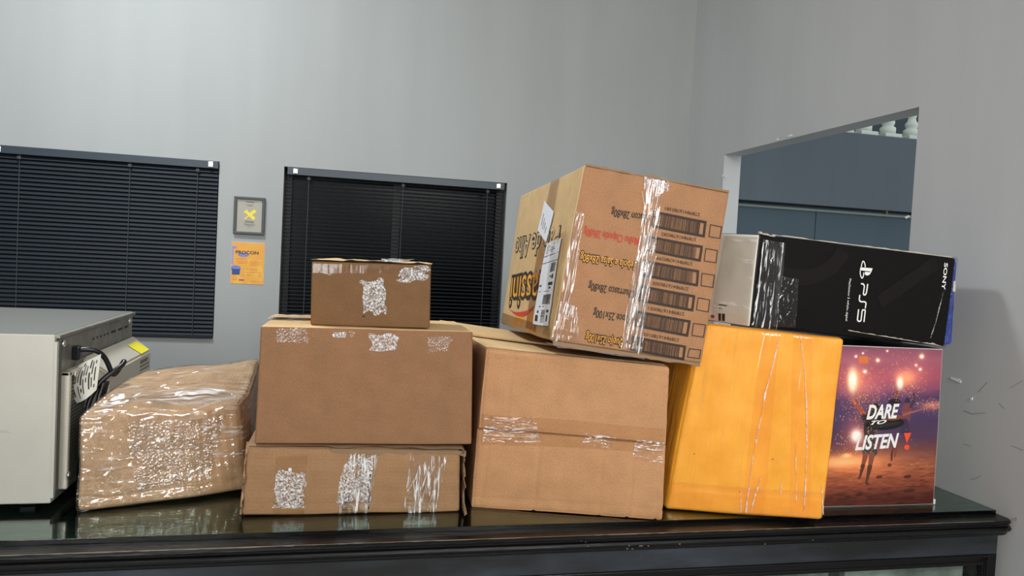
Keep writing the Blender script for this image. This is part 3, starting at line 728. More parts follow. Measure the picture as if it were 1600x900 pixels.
boxes_mesh('carcass', [(CX0+.03, CX0+.05, BY+.02, CY1-.03, .05, bt), (BX1-.022, BX1, BY+.03, CY1-.03, .05, bt), (CX0+.05, BX1-.022, CY1-.05, CY1-.03, .05, bt),
                       (CX0+.05, BX1-.022, BY, CY1-.05, .05, .09)], M_wood, ct)
boxes_mesh('lower_rail', [(CX0+.03, BX1-.022, BY, BY+.02, .09, .30)], M_wood, ct)
boxes_mesh('plinth', [(CX0+.06, BX1-.02, BY+.03, CY1-.06, 0, .05)], M_wood, ct)
tag(boxes_mesh('glass_sheet', [(-1.9, 1.444, 1.362, 2.08, Z0-.0088, Z0-.0002)], M_glass, bevel=.0006), 'thick greenish glass sheet covering the top of the black counter', 'glass top')
# small paint nicks on the moulding
for px in ((908, 845), (915, 847), (983, 852.5), (1000, 853), (1003, 853), (1013, 853), (980, 857.5), (988, 858), (1002, 868), (919, 853.5), (1270, 844), (1289, 854.5), (1300, 854.7), (1574, 828), (1573, 840), (1195, 850), (1062, 850)):
    P = hit(px, 1, CY0-.004)+np.array([0, 0, Z0]); s_ = random.uniform(.0009, .002)
    mesh('paint_nick', [P+[-s_, 0, -s_*.5], P+[s_, 0, -s_*.5], P+[s_*.8, 0, s_*.5], P+[-s_*.6, 0, s_*.6]], [(0, 1, 2, 3)], M_wear_glint, ct)

# ------------------------------------------------------------------ electric oven
ov = empty('electric_oven', (-.72, 1.77, Z0), 'silver steel electric oven at the left end, its back turned to the wrapped parcel', 'oven')
ox0, ox1, oy0, oy1, oz0, oz1 = -.93, -.4845, 1.502, 2.033, Z0+.014, Z0+.3205
boxes_mesh('casing', [(ox0, ox1-.001, oy0, oy1, oz0, oz1)], M_steel, ov, .0025)
boxes_mesh('dark_reflection_sheet', [(ox0+.002, ox1-.003, oy0+.002, oy1-.002, oz1-.0005, oz1+.0008)], flat('dark_reflection_steel', srgb(150, 150, 146), .42, .75), ov, .0003)  # added darker sheet, paints the dark reflection on the casing top
boxes_mesh('casing_step', [(ox1-.014, ox1+.003, oy0+.001, oy0+.012, oz0+.009, oz1-.012)], M_steel, ov, .001)
for (a, b) in ((oy0+.05, ox1-.05), (oy1-.05, ox1-.05), (oy0+.05, ox0+.05), (oy1-.05, ox0+.05)):
    boxes_mesh('foot', [(b-.015, b+.015, a-.015, a+.015, Z0, oz0+.001)], M_rubber, ov, .003)
bp = boxes_mesh('back_panel', [(ox1-.002, ox1+.0005, oy0+.014, oy1-.010, oz0+.004, oz1-.004)], M_galv, ov)
# folded top flange shading the panel edge
boxes_mesh('top_flange', [(ox1-.001, ox1+.007, oy0+.002, oy1-.002, oz1-.006, oz1-.0005)], M_galv, ov, .0008)
boxes_mesh('edge_rib', [(ox1, ox1+.006, oy0+.012, oy0+.016, oz0+.02, oz1-.006)], flat('dark_seam', srgb(60, 60, 58), .5), ov)
def onback(y, z): return (ox1, oy0+y, Z0+z)
# vent slots: small rounds then long slots
for k, (yy, ln) in enumerate([(.215, .006), (.24, .006), (.265, .006), (.29, .006), (.315, .006), (.345, .035), (.40, .035), (.455, .03)]):
    boxes_mesh('vent_slot', [(ox1+.0004, ox1+.0012, oy0+yy, oy0+yy+ln, Z0+.2865, Z0+.2915)], M_black, ov)
for yy, zz in ((.20, .265), (.225, .264), (.205, .258), (.17, .27)):
    boxes_mesh('vent_slot', [(ox1+.0004, ox1+.0012, oy0+yy, oy0+yy+.005, Z0+zz, Z0+zz+.0035)], M_black, ov)
sv, sf = lathe([(.0065, 0), (.0065, .002), (.004, .0042), (.001, .0045)], 12)
for (y, z) in ((.020, .303), (.47, .303), (.045, .243), (.022, .06)):
    R = Matrix.Rotation(math.pi/2, 4, 'Y')
    mesh('screw', [tuple(R @ Vector(v) + Vector((ox1+.006 if z > .3 else ox1+.02, oy0+y, Z0+z))) for v in sv], sf, M_chrome, ov, True)
# protruding cream wiring cover with a sloped top
cy0, cy1, cz0, cz1, cd = oy0+.155, oy1+.0, Z0+.05, Z0+.262, .046
hull8('wiring_cover', [(ox1, cy0, cz0), (ox1+cd, cy0+.01, cz0+.01), (ox1+cd, cy1-.012, cz0+.01), (ox1, cy1, cz0),
                       (ox1, cy0, cz1), (ox1+cd, cy0+.01, cz1-.035), (ox1+cd, cy1-.012, cz1-.035), (ox1, cy1, cz1)], M_cream, ov, .004)
# perforated grille panel nearer the camera, with rim
gy0, gy1, gz0, gz1 = oy0+.030, oy0+.150, Z0+.03, Z0+.250
boxes_mesh('grille_rim', [(ox1, ox1+.016, gy0, gy0+.012, gz0, gz1), (ox1, ox1+.016, gy0, gy1, gz1-.010, gz1)], M_cream, ov, .003)
hv = []; hf = []
for r_ in range(30):
    for c_ in range(15):
        y = gy0+.018+c_*.0085+(.0042 if r_ % 2 else 0); z = gz0+.006+r_*.0068; k0 = len(hv)
        for q in range(6): hv.append((ox1+.0068, y+.0027*math.cos(q*1.047), z+.0027*math.sin(q*1.047)))
        hf.append(tuple(k0+q for q in range(6)))
boxes_mesh('grille_plate', [(ox1, ox1+.0062, gy0+.012, gy1, gz0, gz1-.010)], flat('grille_steel', srgb(150, 150, 146), .4, .5), ov)
mesh('grille_holes', hv, hf, M_black, ov, kind='stuff')
# cable with strain relief and plug hanging down
boxes_mesh('strain_relief', [(ox1, ox1+.014, oy0+.085, oy0+.105, Z0+.263, Z0+.290)], M_rubber, ov, .003)
tube('power_cable', [(ox1+.008, oy0+.095, Z0+.282), (ox1+.035, oy0+.10, Z0+.285), (ox1+.05, oy0+.112, Z0+.272), (ox1+.058, oy0+.122, Z0+.245), (ox1+.062, oy0+.135, Z0+.222), (ox1+.070, oy0+.15, Z0+.240), (ox1+.078, oy0+.150, Z0+.258),
                     (ox1+.080, oy0+.140, Z0+.248), (ox1+.062, oy0+.122, Z0+.236), (ox1+.026, oy0+.105, Z0+.20), (ox1+.022, oy0+.09, Z0+.10), (ox1+.022, oy0+.08, Z0+.05), (ox1+.022, oy0+.08, Z0+.02)], .0048, M_rubber, ov)
for k in range(4):
    tube('cable_loop', [(ox1+.050, oy0+.115+.008*k, Z0+.215), (ox1+.036, oy0+.100+.010*k, Z0+.15), (ox1+.032, oy0+.090+.012*k, Z0+.09), (ox1+.030, oy0+.085+.013*k, Z0+.03)], .0048, M_rubber, ov)
# paper warning tag, curled
def tagpt(u, v):
    base = np.array([hit(p, 1, oy0+.090+.0)+np.array([0, 0, Z0]) for p in ((158, 553), (151, 609), (120, 630), (106, 601), (124, 570))])
    TL = base[4]; TR = base[0]; BR = base[1]; BL = base[2]
    TL = TL+(base[3]-base[2])*.0
    P = (TL*(1-u)+TR*u)*(1-v)+(base[3]*(1-u)*0+ (BL*(1-u)+BR*u))*v
    P = P+np.array([-.014, 0, .0])*math.sin(v*math.pi)*(1-u)+np.array([0, -.008*math.sin(u*math.pi), -.004*math.sin(u*math.pi)*v])
    return P
nu, nv = 12, 14
V = [tagpt(i/nu, j/nv) for j in range(nv+1) for i in range(nu+1)]
F = [(j*(nu+1)+i, (j+1)*(nu+1)+i, (j+1)*(nu+1)+i+1, j*(nu+1)+i+1) for j in range(nv) for i in range(nu)]
wt_ = mesh('warning_tag', V, F, M_white, ov, True)
V, F = [], []
for k in range(9):
    u = .10+k*.095; v0, v1 = (.08 if k % 3 else .02)+.04, (.86, .6, .93, .8)[k % 4]
    for (t) in np.linspace(v0, v1, 9):
        for du in (0, .035 if k % 3 else .05):
            V.append(tagpt(u+du, t)+np.array([0, -.0008, 0]))
    b0 = len(V)-18
    for i in range(8):
        if (i*7+k) % 5: F.append((b0+2*i, b0+2*i+2, b0+2*i+3, b0+2*i+1))
mesh('tag_print', V, F, M_ink, wt_)
# yellow sticker and rating label on the cover
sl = lambda y, t: (ox1+cd*t+.0006, y, cz1-.035*t+.0012)
mesh('yellow_sticker', [sl(cy1-.10, .95), sl(cy1-.02, .95), sl(cy1-.03, .35), sl(cy1-.11, .35)], [(0, 1, 2, 3)], M_yellow, ov)
for k in range(9):
    z = cz1-.055-k*.0085; y0_ = cy1-.115
    boxes_mesh('rating_print', [(ox1+cd+.0002, ox1+cd+.0009, y0_, y0_+(.085 if k % 3 else .07), z, z+(.0035 if k else .008))], M_greyink, ov)
mesh('smudge', [(ox0+.35, oy0-.0004, Z0+.150), (ox0+.372, oy0-.0004, Z0+.148), (ox0+.380, oy0-.0004, Z0+.143), (ox0+.362, oy0-.0004, Z0+.144)], [(0, 1, 2, 3)], flat('smudge_grey', srgb(178, 175, 168), .6), ov)

# ------------------------------------------------------------------ cartons
def frontbox(FBL, FBR, FTR, FTL, zb=(0, 0), depth=(0, .3, 0), depthR=None, topback=(0, 0)):
    a = hit(FBL, 2, zb[0]); b = hit(FBR, 2, zb[1]); c = hit(FTR, 1, b[1]); d = hit(FTL, 1, a[1])
    D0 = np.array(depth, float); D1 = D0 if depthR is None else np.array(depthR, float)
    return [a, b, c, d, a+D0, b+D1, c+D1+[0, 0, topback[1]], d+D0+[0, 0, topback[0]]]

def creases(vert=(), horiz=(), amp=.0014, wd=.0025, W=1, H=1, wob=.004):
    def f(x, y):
        h = 0*x
        for (c, a, y0, y1) in vert:
            cc2 = c+wob*vnoise(np.stack([x*0+c*50, y, y*0], -1), 9)
            h = h-amp*a*np.exp(-((x-cc2)/wd)**2)*((y > y0) & (y < y1))
        for (c, a, x0, x1) in horiz:
            cc2 = c+wob*vnoise(np.stack([x, x*0+c*50, y*0], -1), 9)
            h = h-amp*a*np.exp(-((y-cc2)/wd)**2)*((x > x0) & (x < x1))
        return h
    return f

def tape(box, name, face, quad, mat, parent, **kw):
    kw.setdefault('off', .0009)
    return box.patch(name, face, quad, mat, parent, **kw)

# --- B: parcel wrapped in clear film, left
Bc = [(-.434, 1.484, 0), (-.159, 1.580, .002), (-.176, 1.585, .178), (-.443, 1.486, .180), (-.395, 1.80, 0), (-.165, 1.85, 0), (-.165, 1.86, .232), (-.392, 1.76, .222)]
bB = SoftBox(Bc, .010, {'front': .004, 'top': .006, 'left': .004, 'right': .006}, (.0055, 11), fine=(.0022, 34), seed=3,
             disp={'front': creases([(x, 1.2, .0, .19) for x in np.arange(.02, .28, .0165)], [(.022, 1.6, 0, .3)], .0016, .0028),
                   'top': creases([], [(.055, 3.5, .02, .26), (.12, 3, .05, .28)], .0012, .005)})
tB = empty('wrapped_parcel', (-.3, 1.66, Z0), 'lumpy cardboard parcel wrapped all over in shiny clear film, beside the oven', 'parcel')
bB.build('cardboard_body', M_cardB, tB, .0045)
def offbox(b, off):
    nb = SoftBox([(0, 0, 0)]*8); nb.__dict__.update(b.__dict__); nb.bulge = {k: v+off for k, v in b.bulge.items()}; return nb
for fn in ('front', 'top', 'right', 'left'):
    fw, fh = bB.size(fn)
    bB.patch('film_wrap', fn, [(-.0, fh), (fw, fh), (fw, 0), (0, 0)], F_wrap, tB, off=.002, step=.0035, wrinkle=.0018, px=False, seed=3+FACES[fn])
bB.patch('film_wrap', 'front', [(.085, .160), (.262, .160), (.225, .035), (.10, .03)], F_bub, tB, off=.0035, step=.004, px=False, seed=9, wrinkle=.002)
bB.patch('tape_strip', 'top', [(.03, .08), (.27, .07), (.28, .005), (.02, .015)], F_top, tB, off=.0038, step=.004, px=False, seed=5, wrinkle=.003)

# --- C: low box with torn edges
c = frontbox((379, 808), (719, 800), (719, 703), (385, 696), depth=(.004, .28, 0))
bC = SoftBox(c, .006, {'front': .004, 'top': 0}, (.0022, 9), fine=(.0008, 50), seed=5,
             disp={'front': creases([], [(y, .8, 0, .5) for y in (.02, .048, .075, .10)], .0010, .003, wob=.003)})
tC = empty('cardboard_box', (.055, 1.58, Z0), 'low wide cardboard box with torn right edge under the largest plain carton', 'box', 'plain brown cardboard boxes')
bC.build('body', M_cardC, tC, .005)
fw, fh = bC.size('front')
# torn flap strips, standing off the right end and hanging over the top front edge
def ragged_strip(name, P0, P1, up, thick, n_, amp, mat, parent, seed):
    P0, P1, up, thick = map(lambda a: np.array(a, float), (P0, P1, up, thick)); V = []; F = []
    for i in range(n_+1):
        t = i/n_; p = P0*(1-t)+P1*t; k = 1+amp*vnoise(np.array([t*9, seed, 0]), 1.0)+amp*.6*vnoise(np.array([t*31, seed, 2]), 1.0)
        wob = thick*.6*vnoise(np.array([t*12, seed, 5]), 1.0)
        V += [p+wob, p+thick+wob, p+thick+up*k+wob, p+up*k+wob]
    for i in range(n_):
        for k in range(4): F.append((4*i+k, 4*i+(k+1) % 4, 4*i+4+(k+1) % 4, 4*i+4+k))
    F += [(3, 2, 1, 0), (4*n_, 4*n_+1, 4*n_+2, 4*n_+3)]
    return mesh(name, V, F, mat, parent)
CF = bC.c
R0 = CF[1]+[.010, -.004, .006]; R1 = CF[2]+[.008, -.004, .001]
ragged_strip('torn_flap', R0, R1, (-.004, -.006, 0), (.003, .05, 0), 40, .5, M_torn, tC, 1)
T0 = CF[3]*.62+CF[2]*.38+[0, -.006, -.001]; T1 = CF[2]+[.011, -.006, -.001]
ragged_strip('torn_flap', T0, T1, (0, .002, -.010), (0, .004, 0), 60, .45, M_torn, tC, 2)
ragged_strip('torn_flap', CF[3]+[.003, -.002, .001], CF[2]+[.006, -.002, .001], (0, .01, .0022), (0, .02, .0012), 60, .3, M_torn, tC, 3)
ragged_strip('torn_flap', CF[0]+[-.006, .002, .001], CF[3]+[-.001, .002, -.002], (.004, -.002, 0), (-.002, .03, 0), 30, .5, M_torn, tC, 4)
tape(bC, 'clear_tape', 'front', [(433, 735), (479, 734), (474, 792), (428, 794)], F_speck, tC, ragged=.06, wrinkle=.0012, seed=1)
tape(bC, 'clear_tape', 'front', [(432, 712), (482, 710), (474, 806), (427, 806)], F_soft, tC, off=.0004, seed=2)
tape(bC, 'clear_tape', 'front', [(537, 722), (556, 722), (553, 783), (524, 783)], F_speck, tC, ragged=.08, wrinkle=.0012, seed=3)
tape(bC, 'clear_tape', 'front', [(558, 718), (583, 716), (577, 784), (555, 784)], F_speck, tC, ragged=.08, wrinkle=.0012, seed=4)
tape(bC, 'clear_tape', 'front', [(545, 703), (592, 703), (576, 802), (527, 804)], F_diag, tC, off=.0005, wrinkle=.0015, seed=5)
tape(bC, 'clear_tape', 'front', [(640, 708), (697, 712), (680, 800), (630, 800)], F_diag, tC, wrinkle=.002, seed=6)
for (a, b, st) in (((533, 775), (560, 775), 'COR'), ((532, 788), (578, 788), 'COBERTURA'), ((533, 798), (576, 798), 'FRAGIL')):
    pass
bC.patch('printed_stamp', 'front', [(576, 735), (579.5, 735), (577.5, 796), (574, 796)], M_ink, tC, off=.0004)
for k in range(9):
    y = 772+k*3.0
    bC.patch('printed_stamp', 'front', [(533+random.uniform(0, 3), y), (548, y), (548, y+1.3), (533, y+1.3)], M_ink, tC, off=.0004)
    bC.patch('printed_stamp', 'front', [(562, y-30), (566+random.uniform(0, 6), y-30), (566, y-28.6), (562, y-28.6)], M_ink, tC, off=.0004)
bC.poly2d('hole_punch', 'front', [bC.at('front', (454.5, 731))+.0032*np.array([math.cos(q), math.sin(q)]) for q in np.linspace(0, 6.28, 17)[:-1]], [tuple(range(16))], M_paper, tC, .0032)

# --- D: largest plain carton
c = frontbox((398, 694), (737, 695), (739, 518), (407, 509), zb=(.1375, .1325), depth=(.006, .262, -.004))
bD = SoftBox(c, .004, {'front': .003, 'top': .001, 'bottom': -.001}, (.0006, 7), fine=(.0003, 60), seed=7, disp={'front': creases([(.01, 1, 0, .3)], [(.028, .7, .0, .4)], .001, .003)})
tD = empty('cardboard_box', (.06, 1.58, Z0+.13), 'large plain brown carton with blank front, lying on the low torn box', 'box', 'plain brown cardboard boxes')
bD.build('body', [M_card, M_cardTop], tD, .006, {'top': 1})
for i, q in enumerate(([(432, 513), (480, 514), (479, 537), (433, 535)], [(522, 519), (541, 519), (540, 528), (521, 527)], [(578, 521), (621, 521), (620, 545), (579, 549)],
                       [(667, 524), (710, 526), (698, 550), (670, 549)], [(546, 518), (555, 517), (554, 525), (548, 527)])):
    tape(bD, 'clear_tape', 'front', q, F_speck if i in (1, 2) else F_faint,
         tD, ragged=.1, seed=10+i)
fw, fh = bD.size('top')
bD.patch('top_flap', 'top', [(.0, .225), (.082, .222), (.080, .14), (.0, .14)], M_cardTop, tD, off=.0045, px=False, seed=2, wrinkle=.003)
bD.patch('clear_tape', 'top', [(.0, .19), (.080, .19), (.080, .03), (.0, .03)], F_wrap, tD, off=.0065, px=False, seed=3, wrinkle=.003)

# --- E: small carton on top
c = frontbox((485, 508), (671, 513), (673, 414.5), (487, 407.5), zb=(.3555, .3575), depth=(.02, .16, 0))
dz = 0
bE = SoftBox(c, .0035, {'front': .001}, (.0006, 8), fine=(.0002, 60), seed=9)
tE = empty('cardboard_box', (.06, 1.6, Z0+.356), 'small dark brown carton with wrinkled tape, topmost of the left stack', 'box', 'plain brown cardboard boxes')
bE.build('body', M_cardE, tE, .006)
tape(bE, 'clear_tape', 'front', [(564, 438), (599, 436), (603, 490), (569, 489)], F_speck, tE, ragged=.1, wrinkle=.0012, seed=21)
tape(bE, 'clear_tape', 'front', [(497, 413), (528, 414), (526, 429), (501, 428)], F_faint, tE, ragged=.15, seed=22)
tape(bE, 'clear_tape', 'front', [(624, 418), (667, 416), (666, 440), (624, 439)], F_speck, tE, ragged=.15, seed=23)
tape(bE, 'clear_tape', 'front', [(489, 411), (672, 418), (672, 428), (489, 426)], F_soft, tE, off=.0004, seed=24)
bE.poly2d('hole', 'front', [bE.at('front', (568, 494))+.0026*np.array([math.cos(q), .8*math.sin(q)]) for q in np.linspace(0, 6.28, 13)[:-1]], [tuple(range(12))], M_black, tE, .0005)
fw, fh = bE.size('top')
bE.patch('top_flap', 'top', [(.0, .14), (fw, .14), (fw, .002), (.0, .002)], M_cardTop, tE, off=.0022, px=False, seed=4, wrinkle=.004, step=.008)
bE.patch('clear_tape', 'top', [(.12, .12), (.19, .12), (.17, -.0), (.13, -.0)], F_speck, tE, off=.006, px=False, seed=6, wrinkle=.004)

# --- F: large carton lying with its closing flaps to the front
c = frontbox((737, 792), (1034, 813), (1046, 574), (759, 542), depth=(.012, .50, 0), depthR=(.0, .52, 0), topback=(-.010, -.024))
c = np.array(c); c[4][0] = .300; c[7][0] = .300
bF = SoftBox(c, .006, {'front': .002, 'top': -.004, 'left': .004}, (.0018, 6), fine=(.0006, 40), seed=11)
tF = empty('cardboard_box', (.48, 1.65, Z0), 'large brown carton with a horizontal flap seam across its front, under the tilted printed carton', 'box', 'plain brown cardboard boxes')
bF.build('body', [M_card, M_cardTop], tF, .007, {'top': 1})
fw, fh = bF.size('front')
sL = bF.at('front', (752, 668)); sR = bF.at('front', (1035, 692))
# two front flaps with a recessed joint between
def flap(box, name, face, quad, parent, mat, th=.004, step=.004, disp=None, base_off=.0, seed=0, label=None):
    q = np.array(quad, float); TL, TR, BR, BL = q
    nu = max(3, int(np.linalg.norm(TR-TL)/step)); nv = max(3, int(np.linalg.norm(BL-TL)/step))
    A, B = np.meshgrid(np.linspace(0, 1, nu+1), np.linspace(0, 1, nv+1))
    P = (TL*(1-A)[..., None]+TR*A[..., None])*(1-B)[..., None]+(BL*(1-A)[..., None]+BR*A[..., None])*B[..., None]
    P = P + (vnoise(np.concatenate([P, P[..., :1]*0+seed], -1), 30)*.0008)[..., None]
    fw, fh = box.size(face); u = P[..., 0]/fw; v = P[..., 1]/fh
    h = th + (disp(P[..., 0], P[..., 1]) if disp else 0)
    edge = np.minimum(np.minimum(A, 1-A)*np.linalg.norm(TR-TL), np.minimum(B, 1-B)*np.linalg.norm(BL-TL))
    h = h - .0018*np.exp(-(edge/.0022)**2)
    outer = box.surf(face, u, v, base_off+h); inner = box.surf(face, u, v, base_off)
    n0 = (nu+1)*(nv+1); idx = np.arange(n0).reshape(nv+1, nu+1)
    F = list(map(tuple, np.stack([idx[1:, :-1], idx[1:, 1:], idx[:-1, 1:], idx[:-1, :-1]], -1).reshape(-1, 4)))
    bd = list(idx[0, :])+list(idx[1:, -1])+list(idx[-1, :-1][::-1])+list(idx[1:-1, 0][::-1])
    for i in range(len(bd)):
        a, b = bd[i], bd[(i+1) % len(bd)]; F.append((b, a, a+n0, b+n0))
    V = np.concatenate([outer.reshape(-1, 3), inner.reshape(-1, 3)])
    uv = np.concatenate([P.reshape(-1, 2), P.reshape(-1, 2)])+seed*.31
    return mesh(name, V, F, mat, parent, True, uv=uv, label=label)
g = .0016
cr_up = creases([(.055, 1.0, sL[1], .31), (.15, .5, .2, .31), (.335, .9, .1, .26)], [(.293, .6, 0, .4)], .0018, .0025)
cr_lo = creases([(.118, 1.6, 0, sL[1]), (.245, 1.1, 0, sL[1]), (.305, 1.4, .0, sL[1]), (.355, 1.4, 0, .12), (.02, .8, 0, .15)], [(.02, .7, .0, .4)], .0020, .0022)
flap(bF, 'front_flap', 'front', [(.001, fh-.001), (fw-.002, fh-.001), (fw-.003, sR[1]+g), (.002, sL[1]+g)], tF, M_cardF, .0045, .004, cr_up, seed=1)
flap(bF, 'front_flap', 'front', [(-.002, sL[1]-g), (fw-.003, sR[1]-g), (fw-.0005, .001), (.001, .001)], tF, M_cardF, .0045, .004, cr_lo, seed=2)
tape(bF, 'clear_tape', 'front', [(753, 645), (1037, 668), (1033, 706), (751, 692)], F_soft, tF, off=.0052, seed=31, step=.005)
tape(bF, 'clear_tape', 'front', [(757, 648), (835, 652), (842, 690), (754, 688)], film('flap_tape', .03, .14, [('noise', (30, 110, 1), .2, 1.3, 2), ('ridge', (20, 60, 1), .5, .5, 1)], 1, .002, white=(.8, (26, 120, 1), .35, .56, .64, 26, .40, .54)), tF, off=.0056, wrinkle=.001, seed=32)
tape(bF, 'clear_tape', 'front', [(912, 676), (960, 682), (955, 700), (905, 694)], bpy.data.materials['flap_tape'], tF, off=.0056, wrinkle=.001, seed=33)
tape(bF, 'clear_tape', 'front', [(990, 684), (1036, 690), (1032, 722), (985, 716)], bpy.data.materials['flap_tape'], tF, off=.0056, wrinkle=.001, seed=34)
# top flaps: front one flat, rear one lifting towards the back left
fw, fh = bF.size('top')
flap(bF, 'top_flap', 'top', [(.002, .215), (fw-.002, .225), (fw-.002, .002), (.001, .002)], tF, M_cardTop, .0045, .006, None, seed=5)
r0 = hit((687, 500), 1, 1.90)+[0, 0, Z0]; r1 = np.array([.66, 1.92, Z0+.289])
q0 = bF.surf('top', .03, .46, .009); q1 = bF.surf('top', .97, .46, .007)
V = []; F = []
for j in range(9):
    for i in range(13):
        a, b = i/12, j/8
        low = q0*(1-a)+q1*a; hi = r0*(1-a)+r1*a
        p = low*(1-b)+hi*b+np.array([0, 0, -.006*math.sin(b*3.14)*(1-a)])
        V.append(p)
nn = len(V); V += [v+np.array([0, 0, -.004]) for v in V]
F = [(j*13+i, j*13+i+1, (j+1)*13+i+1, (j+1)*13+i) for j in range(8) for i in range(12)]
F2 = [tuple(x+nn for x in f[::-1]) for f in F]
bd = [i for i in range(13)]+[j*13+12 for j in range(1, 9)]+[8*13+i for i in range(11, -1, -1)]+[j*13 for j in range(7, 0, -1)]
F += F2+[(bd[(i+1) % len(bd)], bd[i], bd[i]+nn, bd[(i+1) % len(bd)]+nn) for i in range(len(bd))]
mesh('top_flap', V, F, M_cardTop, tF, uv=[(v[0], v[1]) for v in V])
bF.patch('clear_tape', 'top', [(.01, .26), (.30, .26), (.30, .19), (.01, .19)], F_soft, tF, off=.0062, px=False, seed=35)

# --- G: printed bakery carton, tilted on top of F

Gc = [[0.4046, 1.38, 0.3472], [0.7121, 1.3648, 0.3123], [0.7557, 1.3739, 0.6548], [0.4547, 1.3875, 0.6865], [0.4361, 1.9694, 0.3248], [0.690, 1.9554, 0.2935], [0.725, 1.9651, 0.6331], [0.474, 1.9799, 0.6696]]
bG = SoftBox(Gc, .005, {'front': .003, 'left': .003, 'bottom': -.001}, (.0012, 8), fine=(.0007, 45), seed=13,
             disp={'front': creases([(.012, 1.5, 0, .34), (.235, .5, .1, .34), (.17, .7, 0, .34)], [(.015, .8, 0, .3)], .0014, .003),
                   'left': creases([(.575, .8, 0, .34)], [(.02, .6, 0, .6)], .0012, .004)})
tG = empty('printed_carton', (.58, 1.65, Z0+.31), 'large tilted bakery carton with upside-down barcodes and flavour names, topmost of the middle stack', 'box')
bG.build('body', [M_cardG, cardboard('printed_box_lit_board', srgb(206, 174, 128))], tG, .006, {'left': 1, 'top': 1})  # left and top get a paler board with lamp light painted in
fw, fh = bG.size('front')
tx = lambda st, a, b, cap, mat, outl=None, fn='front', **k: bG.text('lettering', fn, st, a, b, cap, mat, tG, outline=outl, off=.0014, **k)
mm = fh/300.0                                                     # roughly one photo pixel on the front, in metres
tx('Bacon 28x80g', (1008.7, 335.5), (955.3, 326.7), 13.2*mm, M_ink, bold=.012)
tx('Molho Chipotle 28x80g', (998, 372.5), (912.7, 357), 13.2*mm, M_inkred, bold=.012)
tx('Cebola e Salsa 28x80g', (996, 410.5), (907, 396.5), 13.2*mm, M_inkor, (M_ink, .10), bold=.0)
tx('Churrasco 28x80g', (992, 455), (920, 442.2), 13.2*mm, M_ink, bold=.012)
tx('Doce 25x100g', (984, 494), (927.5, 484), 13.2*mm, M_ink, bold=.012)
tx('Queijo 25x100g', (974, 531), (915.5, 521), 13.2*mm, M_inkor, (M_ink, .10), bold=.0)
codes = ['27898416780381', '27898416780282', '27898416780299', '27898416780305', '27898416780051', '27898416780105']
Q = [((200, 97), (480, 150), (470, 235), (182, 182)), ((178, 228), (460, 278), (447, 362), (160, 308)), ((155, 355), (438, 407), (428, 492), (140, 440)),
     ((135, 487), (415, 538), (405, 622), (120, 570)), ((112, 617), (393, 668), (380, 752), (95, 700)), ((88, 748), (370, 798), (361, 872), (77, 824))]
Sq = [((500, 168), (558, 180), (548, 240), (492, 230)), ((475, 292), (535, 303), (526, 368), (465, 357)), ((452, 423), (517, 433), (508, 497), (445, 487)),
      ((430, 551), (491, 562), (483, 625), (422, 613)), ((407, 683), (470, 692), (460, 755), (400, 745)), ((388, 813), (447, 822), (440, 866), (378, 856))]
zpx = lambda p: (960+p[0]/3.333, 300+p[1]/3.333)
for i in range(6):
    q = [bG.at('front', zpx(p)) for p in Q[i]]
    TL, TR, BR, BL = q
    P = lambda a, b: (TL*(1-a)+TR*a)*(1-b)+(BL*(1-a)+BR*a)*b
    V, F = [], []
    def bar(a0, a1, b0, b1):
        k = len(V); V.extend([P(a0, b1), P(a1, b1), P(a1, b0), P(a0, b0)]); F.append((k, k+1, k+2, k+3))
    tx_, ty_ = .042, .15
    for a0, a1, b0, b1 in ((0, 1, 0, ty_), (0, 1, 1-ty_, 1), (0, tx_, ty_, 1-ty_), (1-tx_, 1, ty_, 1-ty_)): 
        for k in range(6):
            if a1-a0 > .5: bar(a0+(a1-a0)*k/6, a0+(a1-a0)*(k+1)/6, b0, b1)
        if a1-a0 <= .5: bar(a0, a1, b0, b1)
    rr = random.Random(40+i); a = .115
    while a < .885:
        wd = rr.choice((.007, .007, .012, .017)); bar(a, min(a+wd, .89), ty_, 1-ty_); a += wd+rr.choice((.007, .010, .013))
    bc_ = bG.poly2d('barcode', 'front', V, F, M_ink, tG, .0013)
    A = P(.86, -.10); B = P(.24, -.14)
    bG.text('barcode_number', 'front', codes[i], P(.86, -.40), P(.20, -.36), 5.6*mm, M_ink, bc_, off=.0014, px=False, bold=.0)
    sq = [bG.at('front', zpx(p)) for p in Sq[i]]
    v, f = ribbon(sq, .0016, True); bG.poly2d('tick_box', 'front', v, f, M_ink, tG, .0013)
# printed left side
lw, lh = bG.size('left')
bG.poly2d('orange_print', 'left', [bG.at('left', p) for p in ((806, 494), (821, 491), (819, 518), (803, 511))], [(0, 1, 2, 3)], flat('faded_orange_print', srgb(222, 160, 60), .7), tG, .0009)
bG.poly2d('orange_print', 'left', [bG.at('left', p) for p in ((826, 489), (840, 484), (836, 520), (824, 517))], [(0, 1, 2, 3)], bpy.data.materials['faded_orange_print'], tG, .0009)
def lefttext(st, a, b, capv, mat, out, **k):
    A, B = bG.at('left', a), bG.at('left', b); bG.text('lettering', 'left', st, A, B, capv, mat, tG, off=.0016, px=False, outline=out, **k)
lefttext('Massini', (869, 424), (802, 434), .078, M_inkor, (M_ink, .075), shear=-.25)
lefttext('Pão de Alho', (880, 354), (809, 374), .052, flat('kraft_print', srgb(206, 178, 136), .7), (M_ink, .045), shear=-.2)
arc = [(798, 484), (804, 490), (811, 494), (819, 495), (827, 491), (833, 485), (838, 476), (834, 480), (828, 484.5), (820, 487), (812, 488), (805, 487.5)]
aa = [bG.at('left', p) for p in arc]
bG.poly2d('red_smile_print', 'left', aa, [tuple(range(12))], M_inkred, tG, .0013)
